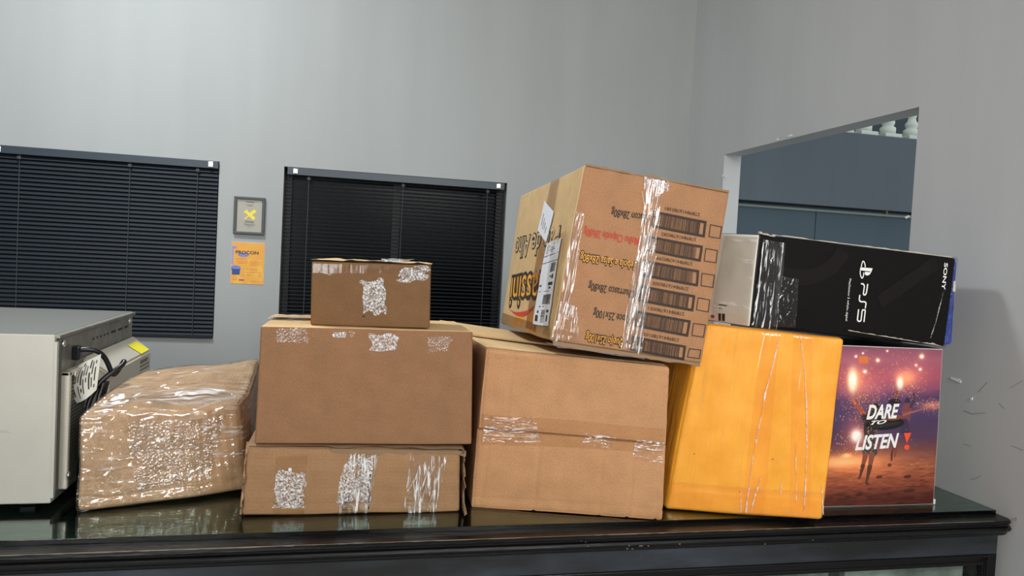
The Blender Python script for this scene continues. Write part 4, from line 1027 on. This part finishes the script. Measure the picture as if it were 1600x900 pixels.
tape(bG, 'brown_tape', 'left', [(862, 282), (875, 276), (838, 518), (822, 512)], film('matt_packing_tape', .02, .35, [('noise', (60, 8, 1), 0, 1, 1)], .5, .002, (.80, .74, .66, 1)), tG, off=.0017, seed=41)
tape(bG, 'brown_tape', 'left', [(783, 488), (860, 512), (860, 530), (783, 505)], bpy.data.materials['matt_packing_tape'], tG, off=.0017, seed=42)
LB = [(857.3, 381.5), (880, 371.3), (858.7, 510), (834.7, 506)]
sl_ = bG.patch('shipping_label', 'left', LB, M_paper, tG, off=.0024)
lb = [bG.at('left', p) for p in LB]
LP = lambda a, b: (lb[0]*(1-a)+lb[1]*a)*(1-b)+(lb[3]*(1-a)+lb[2]*a)*b
V, F = [], []
def lbar(a0, a1, b0, b1):
    k = len(V); V.extend([LP(a0, b1), LP(a1, b1), LP(a1, b0), LP(a0, b0)]); F.append((k, k+1, k+2, k+3))
lbar(0, 1, .165, .172); lbar(.0, 1, .25, .256); lbar(.05, .75, .60, .605)
for k in range(12): lbar(.62, .92, .275+k*.009, .275+k*.009+.0045)
for k in range(14): lbar(.45+k*.033, .45+k*.033+.016, .64, .755)
for (a, b, c_, d) in ((.64, .90, .50, .535), (.66, .74, .42, .44), (.78, .88, .41, .46), (.70, .82, .555, .575), (.05, .2, .52, .54), (.30, .38, .775, .79), (.5, .6, .775, .785), (.12, .30, .885, .96), (.2, .3, .83, .86), (.78, .9, .82, .85), (.80, .88, .88, .95)): lbar(a, b, c_, d)
for k in range(16): lbar(.48, .70, .82+k*.0095, .82+k*.0095+random.choice((.004, .006)))
for k in range(5): lbar(.1, .1+random.uniform(.2, .6), .03+k*.024, .03+k*.024+.006)
bG.poly2d('label_print', 'left', V, F, M_ink, sl_, .0028)
LB2 = [(853.3, 313.5), (867.5, 331.3), (856, 379.3), (843.5, 360)]
pn_ = bG.patch('paper_note', 'left', LB2, M_paper, tG, off=.0022, step=.01)
l2 = [bG.at('left', p) for p in LB2]; lb = l2
V, F = [], []
for k in range(4): lbar(.20+k*.17, .24+k*.17, .35+.08*k, .75+.05*(k % 2))
bG.poly2d('note_print', 'left', V, F, M_greyink, pn_, .0026)
# wrinkled clear tape down the front and around the lower corner
tape(bG, 'clear_tape', 'front', [(1012, 280), (1037, 284), (1000, 550), (968, 545)], F_vert, tG, off=.0020, wrinkle=.0015, seed=43, step=.0035)
tape(bG, 'clear_tape', 'front', [(998, 368), (1024, 366), (1000, 552), (972, 546)], F_vert, tG, off=.0034, wrinkle=.003, seed=44, step=.0035)
tape(bG, 'clear_tape', 'front', [(872, 470), (900, 480), (905, 546), (862, 533)], F_diag, tG, off=.0022, wrinkle=.003, seed=45, step=.0035)
tape(bG, 'clear_tape', 'front', [(898, 330), (912, 335), (888, 500), (872, 498)], F_vert, tG, off=.0020, wrinkle=.002, seed=46, step=.0035)
tape(bG, 'clear_tape', 'front', [(1006, 272), (1045, 276), (1043, 300), (1004, 296)], F_speck, tG, off=.0026, seed=47)
tape(bG, 'clear_tape', 'left', [(866, 372), (890, 360), (864, 528), (850, 522)], F_soft, tG, off=.0030, wrinkle=.002, seed=48)
ragged_strip('frayed_edge', bG.c[0]+[.004, -.004, .001], bG.c[1]+[-.004, -.004, .001], (0, -.001, -.0075), (0, .006, 0), 120, .22, M_torn, tG, 7)
ragged_strip('frayed_edge', bG.c[3]+[.004, -.003, -.002], bG.c[2]+[-.003, -.003, -.002], (0, .001, .0045), (0, .004, 0), 60, .5, M_torn, tG, 8)

# pale envelope squeezed between the two cartons
V = [np.array([.43+.235*i/12, 1.384+.004*math.sin(i*.9)+.09*j/4+.03*(1-i/12), Z0+.3308-.0195*i/12+.0012*math.sin(i*.7+j)]) for j in range(5) for i in range(13)]
F = [(j*13+i, j*13+i+1, (j+1)*13+i+1, (j+1)*13+i) for j in range(4) for i in range(12)]
nn = len(V); V += [v+np.array([0, 0, .0012]) for v in V]
F = [f[::-1] for f in F]+[tuple(x+nn for x in f) for f in F]
bdl = [i for i in range(13)]+[j*13+12 for j in range(1, 5)]+[4*13+i for i in range(11, -1, -1)]+[j*13 for j in range(3, 0, -1)]
F += [(bdl[i], bdl[(i+1) % len(bdl)], bdl[(i+1) % len(bdl)]+nn, bdl[i]+nn) for i in range(len(bdl))]
tag(mesh('paper_envelope', V, F, flat('lilac_envelope_paper', srgb(206, 196, 222), .6), smooth=True), 'pale lilac envelope squeezed flat under the tilted printed carton', 'envelope')

# --- H: orange paper parcel
c = frontbox((1038, 797), (1286, 815), (1322, 528), (1094, 506), depth=(.012, .27, 0), depthR=(.004, .27, 0), topback=(-.010, -.022))
bH = SoftBox(c, .008, {'front': .005, 'left': .004, 'top': -.001, 'right': .002}, (.0028, 7), fine=(.0009, 30), seed=15,
             disp={'front': creases([(.022, 1.2, 0, .3), (.285, 1, .05, .36)], [(.052, 1.3, 0, .3)], .0016, .003)})
tH = empty('paper_parcel', (.84, 1.5, Z0), 'bright orange paper-wrapped parcel standing upright with clear tape down its front', 'parcel')
bH.build('paper_wrap', M_orange, tH, .006)
tape(bH, 'clear_tape', 'front', [(1192, 512), (1220, 514), (1192, 806), (1156, 803)], F_orange, tH, wrinkle=.0008, seed=51)
tape(bH, 'clear_tape', 'front', [(1240, 517), (1271, 520), (1264, 809), (1231, 806)], F_orange, tH, wrinkle=.0008, seed=52)
tape(bH, 'clear_tape', 'front', [(1048, 752), (1294, 770), (1288, 812), (1042, 795)], film('bottom_tape', .0, .12, [('noise', (24, 60, 1), .2, .8, 1), ('ridge', (12, 40, 1), .5, .25, 0)], .7, .0015, (1, .975, .93, 1)), tH, off=.0014, wrinkle=.0008, seed=53, step=.005)
# sharp pulled creases in the tape
def ridge(box, face, line, wd, hgt, mat, parent, off):
    q = np.array([box.at(face, p) for p in line]); t = np.linspace(0, 1, len(q)); tt = np.linspace(0, 1, 50)
    q = np.stack([np.interp(tt, t, q[:, k]) for k in (0, 1)], -1); q[:, 0] += .0006*vnoise(np.stack([tt*14, tt*0, tt*0+line[0][0]], -1), 1.0)
    fw, fh = box.size(face); V = []; F = []
    d = np.gradient(q, axis=0); nn_ = np.stack([-d[:, 1], d[:, 0]], -1); nn_ /= np.linalg.norm(nn_, axis=1, keepdims=True)
    k_ = wd*(.35+1.1*np.abs(vnoise(np.stack([tt*11, tt*0+3, tt*0+line[0][1]], -1), 1.0)))[:, None]
    for s_, h_ in ((-1, 0), (-.45, .8), (0, 1), (.45, .8), (1, 0)):
        p = q+nn_*k_*s_; V.append(box.surf(face, p[:, 0]/fw, p[:, 1]/fh, off+hgt*h_))
    V = np.stack(V, 1).reshape(-1, 3)
    F = [(5*i+k, 5*i+k+1, 5*i+5+k+1, 5*i+5+k) for i in range(49) for k in range(4)]
    return mesh('tape_crease', V, F, mat, parent, True, uv=np.repeat(q, 5, axis=0))
M_ridge = film('tape_crease_film', .3, .2, [('noise', (90, 90, 1), 0, 1, 1)], .6, .001, white=(.75, (160, 30, 1), 0, .40, .62))
for ln, wd in (([(1216, 532), (1207, 570), (1196, 610), (1186, 660), (1175, 712), (1168, 760), (1163, 800)], .0016), ([(1250, 525), (1257, 580), (1259, 640), (1258, 700), (1256, 760), (1254, 800)], .0012),
               ([(1187, 742), (1180, 765), (1172, 796)], .0013), ([(1241, 690), (1241, 735), (1242, 785)], .0008), ([(1154, 765), (1155, 800)], .0009), ([(1282, 755), (1284, 805)], .0008), ([(1219, 755), (1217, 772)], .0009)):
    ridge(bH, 'front', ln, wd, .0016, M_ridge, tH, .002)
for px in ((1083, 707), (1206, 715)):
    a = bH.at('front', px); bH.poly2d('speck', 'front', [a+.0012*np.array([math.cos(q), math.sin(q)]) for q in np.linspace(0, 6.28, 9)[:-1]], [tuple(range(8))], M_ink, tH, .002)
# corner fold flap at top right
fw, fh = bH.size('top')
bH.patch('paper_fold', 'top', [(.0, .05), (fw, .05), (fw, -.0), (.0, -.0)], M_orange, tH, off=.0008, px=False, seed=7, wrinkle=.0006, step=.008)
ridge(bG, 'front', [(1022, 400), (1012, 440), (1000, 490), (985, 545)], .0016, .0016, M_ridge, tG, .006)
ridge(bG, 'front', [(1006, 368), (1000, 410), (992, 470), (976, 520)], .0014, .0016, M_ridge, tG, .006)
ridge(bG, 'front', [(1001, 300), (1006, 340), (1002, 380), (990, 440)], .0008, .0010, M_ridge, tG, .005)
for ln in ([(700-30, 722), (664, 742), (650, 786), (640, 797)], [(690, 722), (680, 750), (668, 795)], [(676, 726), (664, 760), (655, 792)], [(655, 722), (648, 745), (636, 765)]):
    ridge(bC, 'front', ln, .0013, .0014, M_ridge, tC, .003)
for ln in ([(560, 704), (545, 716), (537, 738)], [(572, 705), (556, 718)]): ridge(bC, 'front', ln, .0014, .0014, M_ridge, tC, .003)

# --- J: speaker carton with beach party picture
jL = hit((1289, 793), 2, 0); jR = hit((1459, 788), 2, 0)
yJ = 1.410; xL = 1.026; zL = .350
jTR = hit((1474, 545), 1, yJ)
c = [[xL, yJ, 0], [jR[0], yJ, 0], [jTR[0]+.0, yJ, jTR[2]], [xL, yJ, jTR[2]+.003]]
c += [[p[0]-.001, p[1]+.26, p[2]] for p in c]
bJ = SoftBox(c, .0025, {}, (.0004, 6), seed=17)
tJ = empty('speaker_carton', (1.17, 1.54, Z0), 'glossy printed carton with a sparkler beach party picture, behind the orange parcel', 'box')
bJ.build('body', [M_white, M_blackbox], tJ, .012, {'top': 1, 'left': 1})
fwJ, fhJ = bJ.size('front')
jz = lambda x, y: bJ.at('front', (1280+x/3.214, 530+y/3.214))
_o = jz(0, 0); _x = jz(600, 0)-_o; _y = jz(0, 800)-_o
Amat = np.linalg.inv(np.stack([_x/600, _y/800], -1))
def art(A, B):
    # A left-right, B top-bottom over the printed face -> picture coordinates as in the photograph's crop
    p = np.stack([A*fwJ, (1-B)*fhJ], -1)-_o; q = p@Amat.T; x, y = q[:, 0], q[:, 1]
    t = (y-20)/800
    stops = [(0, (128, 74, 96)), (.10, (170, 96, 112)), (.22, (176, 84, 104)), (.30, (140, 76, 108)), (.36, (86, 62, 104)), (.50, (74, 56, 92)), (.62, (82, 56, 82)), (.70, (112, 66, 62)), (.80, (150, 86, 60)), (.90, (136, 68, 46)), (1, (82, 38, 28))]
    xs_ = [s_[0] for s_ in stops]; cs = np.array([srgb(*s_[1])[:3] for s_ in stops])
    c = np.stack([np.interp(t, xs_, cs[:, k]) for k in range(3)], -1)
    N = lambda sc, sd=0, ax=1, ay=1: vnoise(np.stack([x/600*ax, y/600*ay, x*0+sd], -1), sc)
    c = c*(1+.10*N(6, 1, 1, 3))[:, None]
    # mauve cloud bands and sea
    m = ((y > 260) & (y < 330))[:, None]; c = np.where(m, c*(.85+.15*N(10, 2, 1, 4))[:, None], c)
    # sand texture
    sand = np.clip((y-560)/120, 0, 1); c = c*(1+sand*(.42*N(70, 3, .35, 2)+.28*N(30, 4, .4, 2)))[:, None]
    def glow(cx, cy, rx, ry, col, k, pw=1.0):
        nonlocal c
        d = ((x-cx)/rx)**2+((y-cy)/ry)**2; c = c+np.exp(-d**pw)[:, None]*np.array(srgb(*col)[:3])*k
    glow(110, 622, 150, 30, (255, 175, 110), .9); glow(200, 640, 230, 70, (235, 125, 60), .45)
    glow(160, 205, 17, 44, (255, 235, 190), 2.0); glow(170, 195, 34, 50, (255, 170, 90), .7); glow(200, 240, 85, 75, (235, 130, 80), .4)
    glow(400, 222, 14, 26, (255, 240, 200), 1.6); glow(430, 195, 44, 34, (255, 165, 80), .75); glow(450, 200, 85, 60, (230, 120, 80), .3)
    glow(178, 490, 22, 26, (255, 235, 215), 1.8); glow(180, 485, 60, 80, (235, 120, 80), .4)
    glow(570, 345, 55, 20, (225, 120, 60), .6); glow(130, 590, 20, 10, (255, 190, 120), .9)
    for (gx, gy, r_) in ((514, 85, 9), (287, 103, 7), (177, 82, 5), (506, 152, 6), (222, 160, 7), (212, 66, 4), (335, 55, 4), (484, 130, 5)):
        glow(gx, gy, r_, r_, (255, 240, 210), 1.6); glow(gx, gy, r_*2.4, r_*2.4, (255, 150, 80), .22)
    def disc(cx, cy, rx, ry, col, a=1, rot=0):
        nonlocal c
        ca, sa = math.cos(rot), math.sin(rot); dx, dy = x-cx, y-cy; u = dx*ca+dy*sa; v = -dx*sa+dy*ca
        m = np.clip((1-((u/rx)**2+(v/ry)**2))*4, 0, 1)[:, None]*a; c = c*(1-m)+np.array(srgb(*col)[:3])*m
    def seg(a, b, w0, w1, col, al=1):
        nonlocal c
        ax, ay = a; bx_, by = b; dx, dy = bx_-ax, by-ay; L = dx*dx+dy*dy
        t_ = np.clip(((x-ax)*dx+(y-ay)*dy)/L, 0, 1); d = np.hypot(x-ax-t_*dx, y-ay-t_*dy); w_ = w0+(w1-w0)*t_
        m = np.clip((w_-d)/2.0+.5, 0, 1)[:, None]*al; c = c*(1-m)+np.array(srgb(*col)[:3])*m
    dk = (46, 34, 38); sk = (168, 78, 58)
    # far runner, back view, both arms up
    disc(437, 318, 14, 19, (52, 38, 56)); seg((436, 350), (428, 430), 24, 20, (122, 66, 74)); seg((455, 348), (470, 322), 7, 6, (70, 46, 60)); seg((470, 322), (472, 280), 6, 4, (66, 44, 58))
    seg((424, 430), (424, 470), 21, 24, (62, 48, 76)); seg((418, 388), (520, 362), 7, 4, (158, 90, 78))
    seg((375, 535), (357, 585), 9, 7, (112, 60, 50)); seg((357, 585), (355, 627), 7, 4, (96, 50, 42)); seg((388, 535), (371, 606), 9, 4, (124, 66, 52))
    # near runner: raised arm, hair, shirt, shorts, legs in stride
    seg((158, 300), (180, 335), 5, 9, (200, 96, 68)); seg((180, 335), (222, 385), 9, 13, sk); seg((387, 268), (366, 335), 6, 11, (128, 66, 54))
    disc(272, 350, 36, 26, (34, 22, 28)); disc(372, 322, 34, 20, (34, 22, 30))
    seg((240, 400), (245, 530), 30, 24, (58, 46, 50)); seg((222, 395), (300, 395), 18, 16, (50, 38, 42)); seg((236, 548), (262, 578), 27, 22, (70, 64, 66)); seg((220, 570), (222, 590), 14, 12, (70, 64, 66))
    seg((224, 592), (210, 648), 14, 9, (138, 76, 58)); seg((210, 648), (196, 702), 11, 5, (88, 50, 42)); seg((196, 702), (190, 712), 6, 5, (88, 50, 42))
    seg((256, 592), (245, 655), 15, 10, (138, 76, 58)); seg((245, 655), (228, 736), 12, 5, (88, 50, 42)); seg((226, 740), (238, 744), 5, 4, (70, 40, 36))
    disc(322, 432, 106, 36, (18, 16, 18), 1, -.04); disc(320, 440, 90, 10, (52, 48, 50), .6, -.14); disc(368, 402, 44, 15, (132, 70, 42), .95, -.08)
    for (fx, fy, a_) in ((292, 710, 18), (436, 717, 22), (136, 806, 20), (192, 796, 20), (446, 794, 34), (345, 650, 12)): disc(fx, fy, a_, 9, (60, 32, 28), .85, -.1)
    # sparks
    r_ = np.random.default_rng(5); sp = np.zeros(len(x))
    cl = [(190, 260, 70, 70, 260), (425, 220, 55, 50, 240), (190, 500, 60, 70, 200), (560, 345, 35, 20, 120), (250, 300, 60, 60, 120), (110, 560, 60, 60, 70), (330, 150, 140, 90, 90), (300, 400, 200, 200, 60)]
    order = np.floor(x/3).astype(int)*100003+np.floor(y/3).astype(int)
    cells = set()
    pts = np.concatenate([np.stack([r_.normal(cx_, sx, n_), r_.normal(cy_, sy, n_)], -1) for (cx_, cy_, sx, sy, n_) in cl])
    keys = np.floor(pts[:, 0]/3).astype(int)*100003+np.floor(pts[:, 1]/3).astype(int)
    m = np.isin(order, keys); k_ = (.5+.5*rng.random(m.sum()))[:, None]
    c[m] = c[m]*(1-k_)+C3(255, 190, 120)*k_
    # orange sticker
    m = (abs(x-215) < 24) & (abs(y-100) < 18); c[m] = C3(222, 120, 60)
    return np.clip(c, 0, 1)
bJ.patch('printed_picture', 'front', [(.002, fhJ-.002), (fwJ-.0025, fhJ-.002), (fwJ-.0025, .002), (.002, .002)], M_print, tJ, off=.0005, px=False, grid=(300, 360), colors=art)
jt = lambda st, a, b, cap, mat, **k: bJ.text('lettering', 'front', st, jz(*a), jz(*b), cap, mat, tJ, off=.0012, px=False, **k)
jm = np.linalg.norm(_y)/800
jt('DARE', (237, 399), (396, 392), 70*jm, M_whiteprint, shear=.35, bold=.032)
jt('LISTEN', (180, 554), (395, 539), 70*jm, M_whiteprint, shear=.35, bold=.032)
jt('TO', (258, 428), (335, 421), 19*jm, M_whiteprint, shear=.5, bold=.03)
bJ.poly2d('exclamation_print', 'front', [jz(422, 470), jz(437, 522), jz(460, 469)], [(0, 1, 2)], M_orangeprint, tJ, .0012)
bJ.poly2d('exclamation_print', 'front', [jz(437+13*math.cos(q), 541+13*math.sin(q)) for q in -np.linspace(0, 6.28, 25)[:-1]], [tuple(range(24))], M_orangeprint, tJ, .0012)
boxes_mesh('corner_strip', [(float(jR[0])-.0015, float(jR[0])+.0025, yJ-.0015, yJ+.02, Z0+.0005, Z0+.012)], M_white, tJ, .0008)

# --- I: black console carton resting on H and J
a = hit((1171, 511), 1, 1.405); b = hit((1475.6, 541), 1, 1.425); cR = hit((1493, 403), 1, 1.425); cL = hit((1187, 366), 1, 1.405)
sh = np.array([-.085, .235, .004])
c = [a, b, cR, cL, a+sh, b+[-.02, .24, .002], cR+[-.02, .24, 0], cL+sh]
bI = SoftBox(c, .004, {'front': .002, 'right': .022, 'left': .004, 'bottom': -.001}, (.0011, 8), fine=(.0004, 40), seed=19)
tI = empty('console_carton', (1.08, 1.5, Z0+.36), 'black game console carton lying across the orange parcel and the beach picture carton', 'box')
bI.build('body', [M_blackbox, M_blue, M_whitebox], tI, .005, {'right': 1, 'left': 2, 'back': 2, 'top': 0})
zz = np.array([0, 0, Z0]); B_, T_ = np.array(b)+zz, np.array(cR)+zz
hull8('blue_end_panel', [B_+[-.003, .004, .002], B_+[.032, .012, .004], B_+[.026, .20, .004], B_+[-.006, .21, .002],
                         T_+[-.003, .004, -.003], T_+[.014, .010, -.006], T_+[.010, .20, -.006], T_+[-.006, .21, -.003]], M_blueend, tI, .0035)
mesh('pale_sticker', [B_*(1-t_)+T_*t_+np.array([dx_, .0075, 0]) for t_, dx_ in ((.62, .008), (.62, .018), (.74, .015), (.74, .006))], [(0, 1, 2, 3)], flat('worn_paper', srgb(214, 200, 170), .7), tI)
I_ = lambda zx, zy: (1320+zx/7.5, 400+zy/7.5)
fwI, fhI = bI.size('front'); im = fhI/140.0
bI.strokes('logo_print', 'front', [[I_(*p) for p in ((257, 325), (247, 400), (240, 436), (228, 452), (212, 452), (206, 440), (218, 352), (212, 335), (202, 324), (178, 322))]], 2.2*im, M_whiteprint, tI)
bI.strokes('logo_print', 'front', [[I_(*p) for p in ((164, 452), (158, 505), (162, 522), (176, 533), (218, 534), (232, 542), (236, 556), (226, 612))]], 2.2*im, M_whiteprint, tI)
bI.strokes('logo_print', 'front', [[I_(*p) for p in ((212, 772), (226, 642), (222, 630), (196, 630), (190, 640), (178, 750), (168, 763), (146, 762), (136, 745), (138, 725), (150, 622))]], 2.2*im, M_whiteprint, tI)
bI.poly2d('logo_print', 'front', [bI.at('front', I_(*p)) for p in ((172, 130), (315, 142), (312, 156), (300, 185), (280, 215), (258, 226), (238, 224), (222, 210), (226, 182), (285, 188), (288, 178), (165, 164))],
          [tuple(range(12))[::-1]], M_whiteprint, tI, .0013)
e1 = [I_(*p) for p in ((183, 128), (188, 95), (198, 66), (208, 58), (219, 68), (228, 100), (231, 130))]
e2 = [I_(*p) for p in ((169, 168), (170, 205), (177, 238), (188, 256), (199, 250), (208, 225), (211, 190))]
bI.strokes('logo_print', 'front', [e1, e2], 1.7*im, M_whiteprint, tI)
bI.text('lettering', 'front', 'PlayStation 5 edição digital', (1325.5, 435), (1319.5, 501), 3.6*im, M_whiteprint, tI, off=.0013)
bI.text('lettering', 'front', 'SONY', (1474.2, 410.5), (1469.5, 451.5), 6.8*im, M_whiteprint, tI, off=.0013, bold=.02)
arcp = lambda cx, cy, r, a0, a1: [(cx+r*math.cos(q), cy+r*math.sin(q)) for q in np.linspace(math.radians(a0), math.radians(a1), 40)]
bI.strokes('tone_print', 'front', [arcp(1250, 360, 74, 25, 120)], 24*im, M_arc, tI, off=.0008)
bI.strokes('tone_print', 'front', [[(1372, 472), (1440, 425), (1462, 410)]], 22*im, M_arc, tI, off=.0008)
tape(bI, 'clear_tape', 'front', [(1192, 374), (1226, 380), (1212, 514), (1174, 510)], film('film_a', .05, .09, [('noise', (120, 12, 1), .05, 1.3, 2), ('ridge', (70, 9, 1), .1, .6, 1)], 1.0, .002, white=(.75, (150, 14, 1), .08, .56, .64)), tI, off=.0012, wrinkle=.003, seed=61, step=.0035)
tape(bI, 'clear_tape', 'front', [(1212, 430), (1246, 436), (1242, 512), (1208, 510)], F_black, tI, off=.0014, wrinkle=.002, seed=62, step=.0035)
tape(bI, 'clear_tape', 'left', [(1136, 368), (1186, 370), (1170, 508), (1114, 500)], film('film_b', .03, .12, [('noise', (14, 22, 1), .6, 1.4, 1), ('ridge', (9, 14, 1), .8, .35, 0)], 1.0, .003, (.95, .94, .92, 1), white=(.5, (9, 60, 1), .8, .6, .66)), tI, off=.0012, wrinkle=.002, seed=63)
tape(bI, 'clear_tape', 'right', [(0, fhI), (.06, fhI), (.06, 0), (0, 0)], F_vert, tI, px=False, off=.003, wrinkle=.004, seed=64)
ridge(bI, 'front', [(1472, 455), (1466, 478), (1461, 500), (1452, 528)], .0009, .0012, M_ridge, tI, .0015)
ridge(bI, 'front', [(1191, 378), (1186, 430), (1180, 480), (1174, 508)], .0014, .0014, M_ridge, tI, .004)
ragged_strip('frayed_edge', bI.c[3]+[.03, -.001, .0], bI.c[2]+[-.01, -.001, .0], (0, .001, .0016), (0, .003, 0), 90, .9, flat('worn_white_board', srgb(190, 180, 165), .8), tI, 11)
ragged_strip('frayed_edge', bI.c[3]+[-.002, -.002, .001], bI.c[3]+[.035, -.002, -.004], (0, .0, .003), (0, .008, 0), 30, .5, bpy.data.materials['worn_white_board'], tI, 12)
ragged_strip('frayed_edge', bI.c[0]+[.235, -.001, -.001], bI.c[1]+[-.005, -.001, -.0], (0, .0, .0018), (0, .003, 0), 70, .9, bpy.data.materials['worn_white_board'], tI, 13)
for k in range(8):
    a0 = bI.at('left', (1127+k*1.0, 489)); a1 = bI.at('left', (1127+k*1.0+.45, 489))
bI.patch('barcode', 'left', [(1125, 490), (1129, 490.5), (1128, 502), (1124, 501.5)], M_ink, tI, off=.0008)
bI.patch('barcode', 'left', [(1130.5, 490.5), (1135, 491), (1134, 502.5), (1129.5, 502)], M_ink, tI, off=.0008)
bI.patch('small_print', 'left', [(1126, 476), (1138, 477.5), (1138, 479), (1126, 477.5)], M_ink, tI, off=.0008)
bI.patch('small_print', 'left', [(1126, 481.5), (1131, 482), (1131, 483), (1126, 482.5)], M_ink, tI, off=.0008)
a0 = bI.at('left', (1115.5, 495)); bI.poly2d('round_symbol', 'left', [a0+.0035*np.array([1.6*math.cos(q), math.sin(q)]) for q in np.linspace(0, 6.28, 17)[:-1]], [tuple(range(16))], M_inkred, tI, .0008)
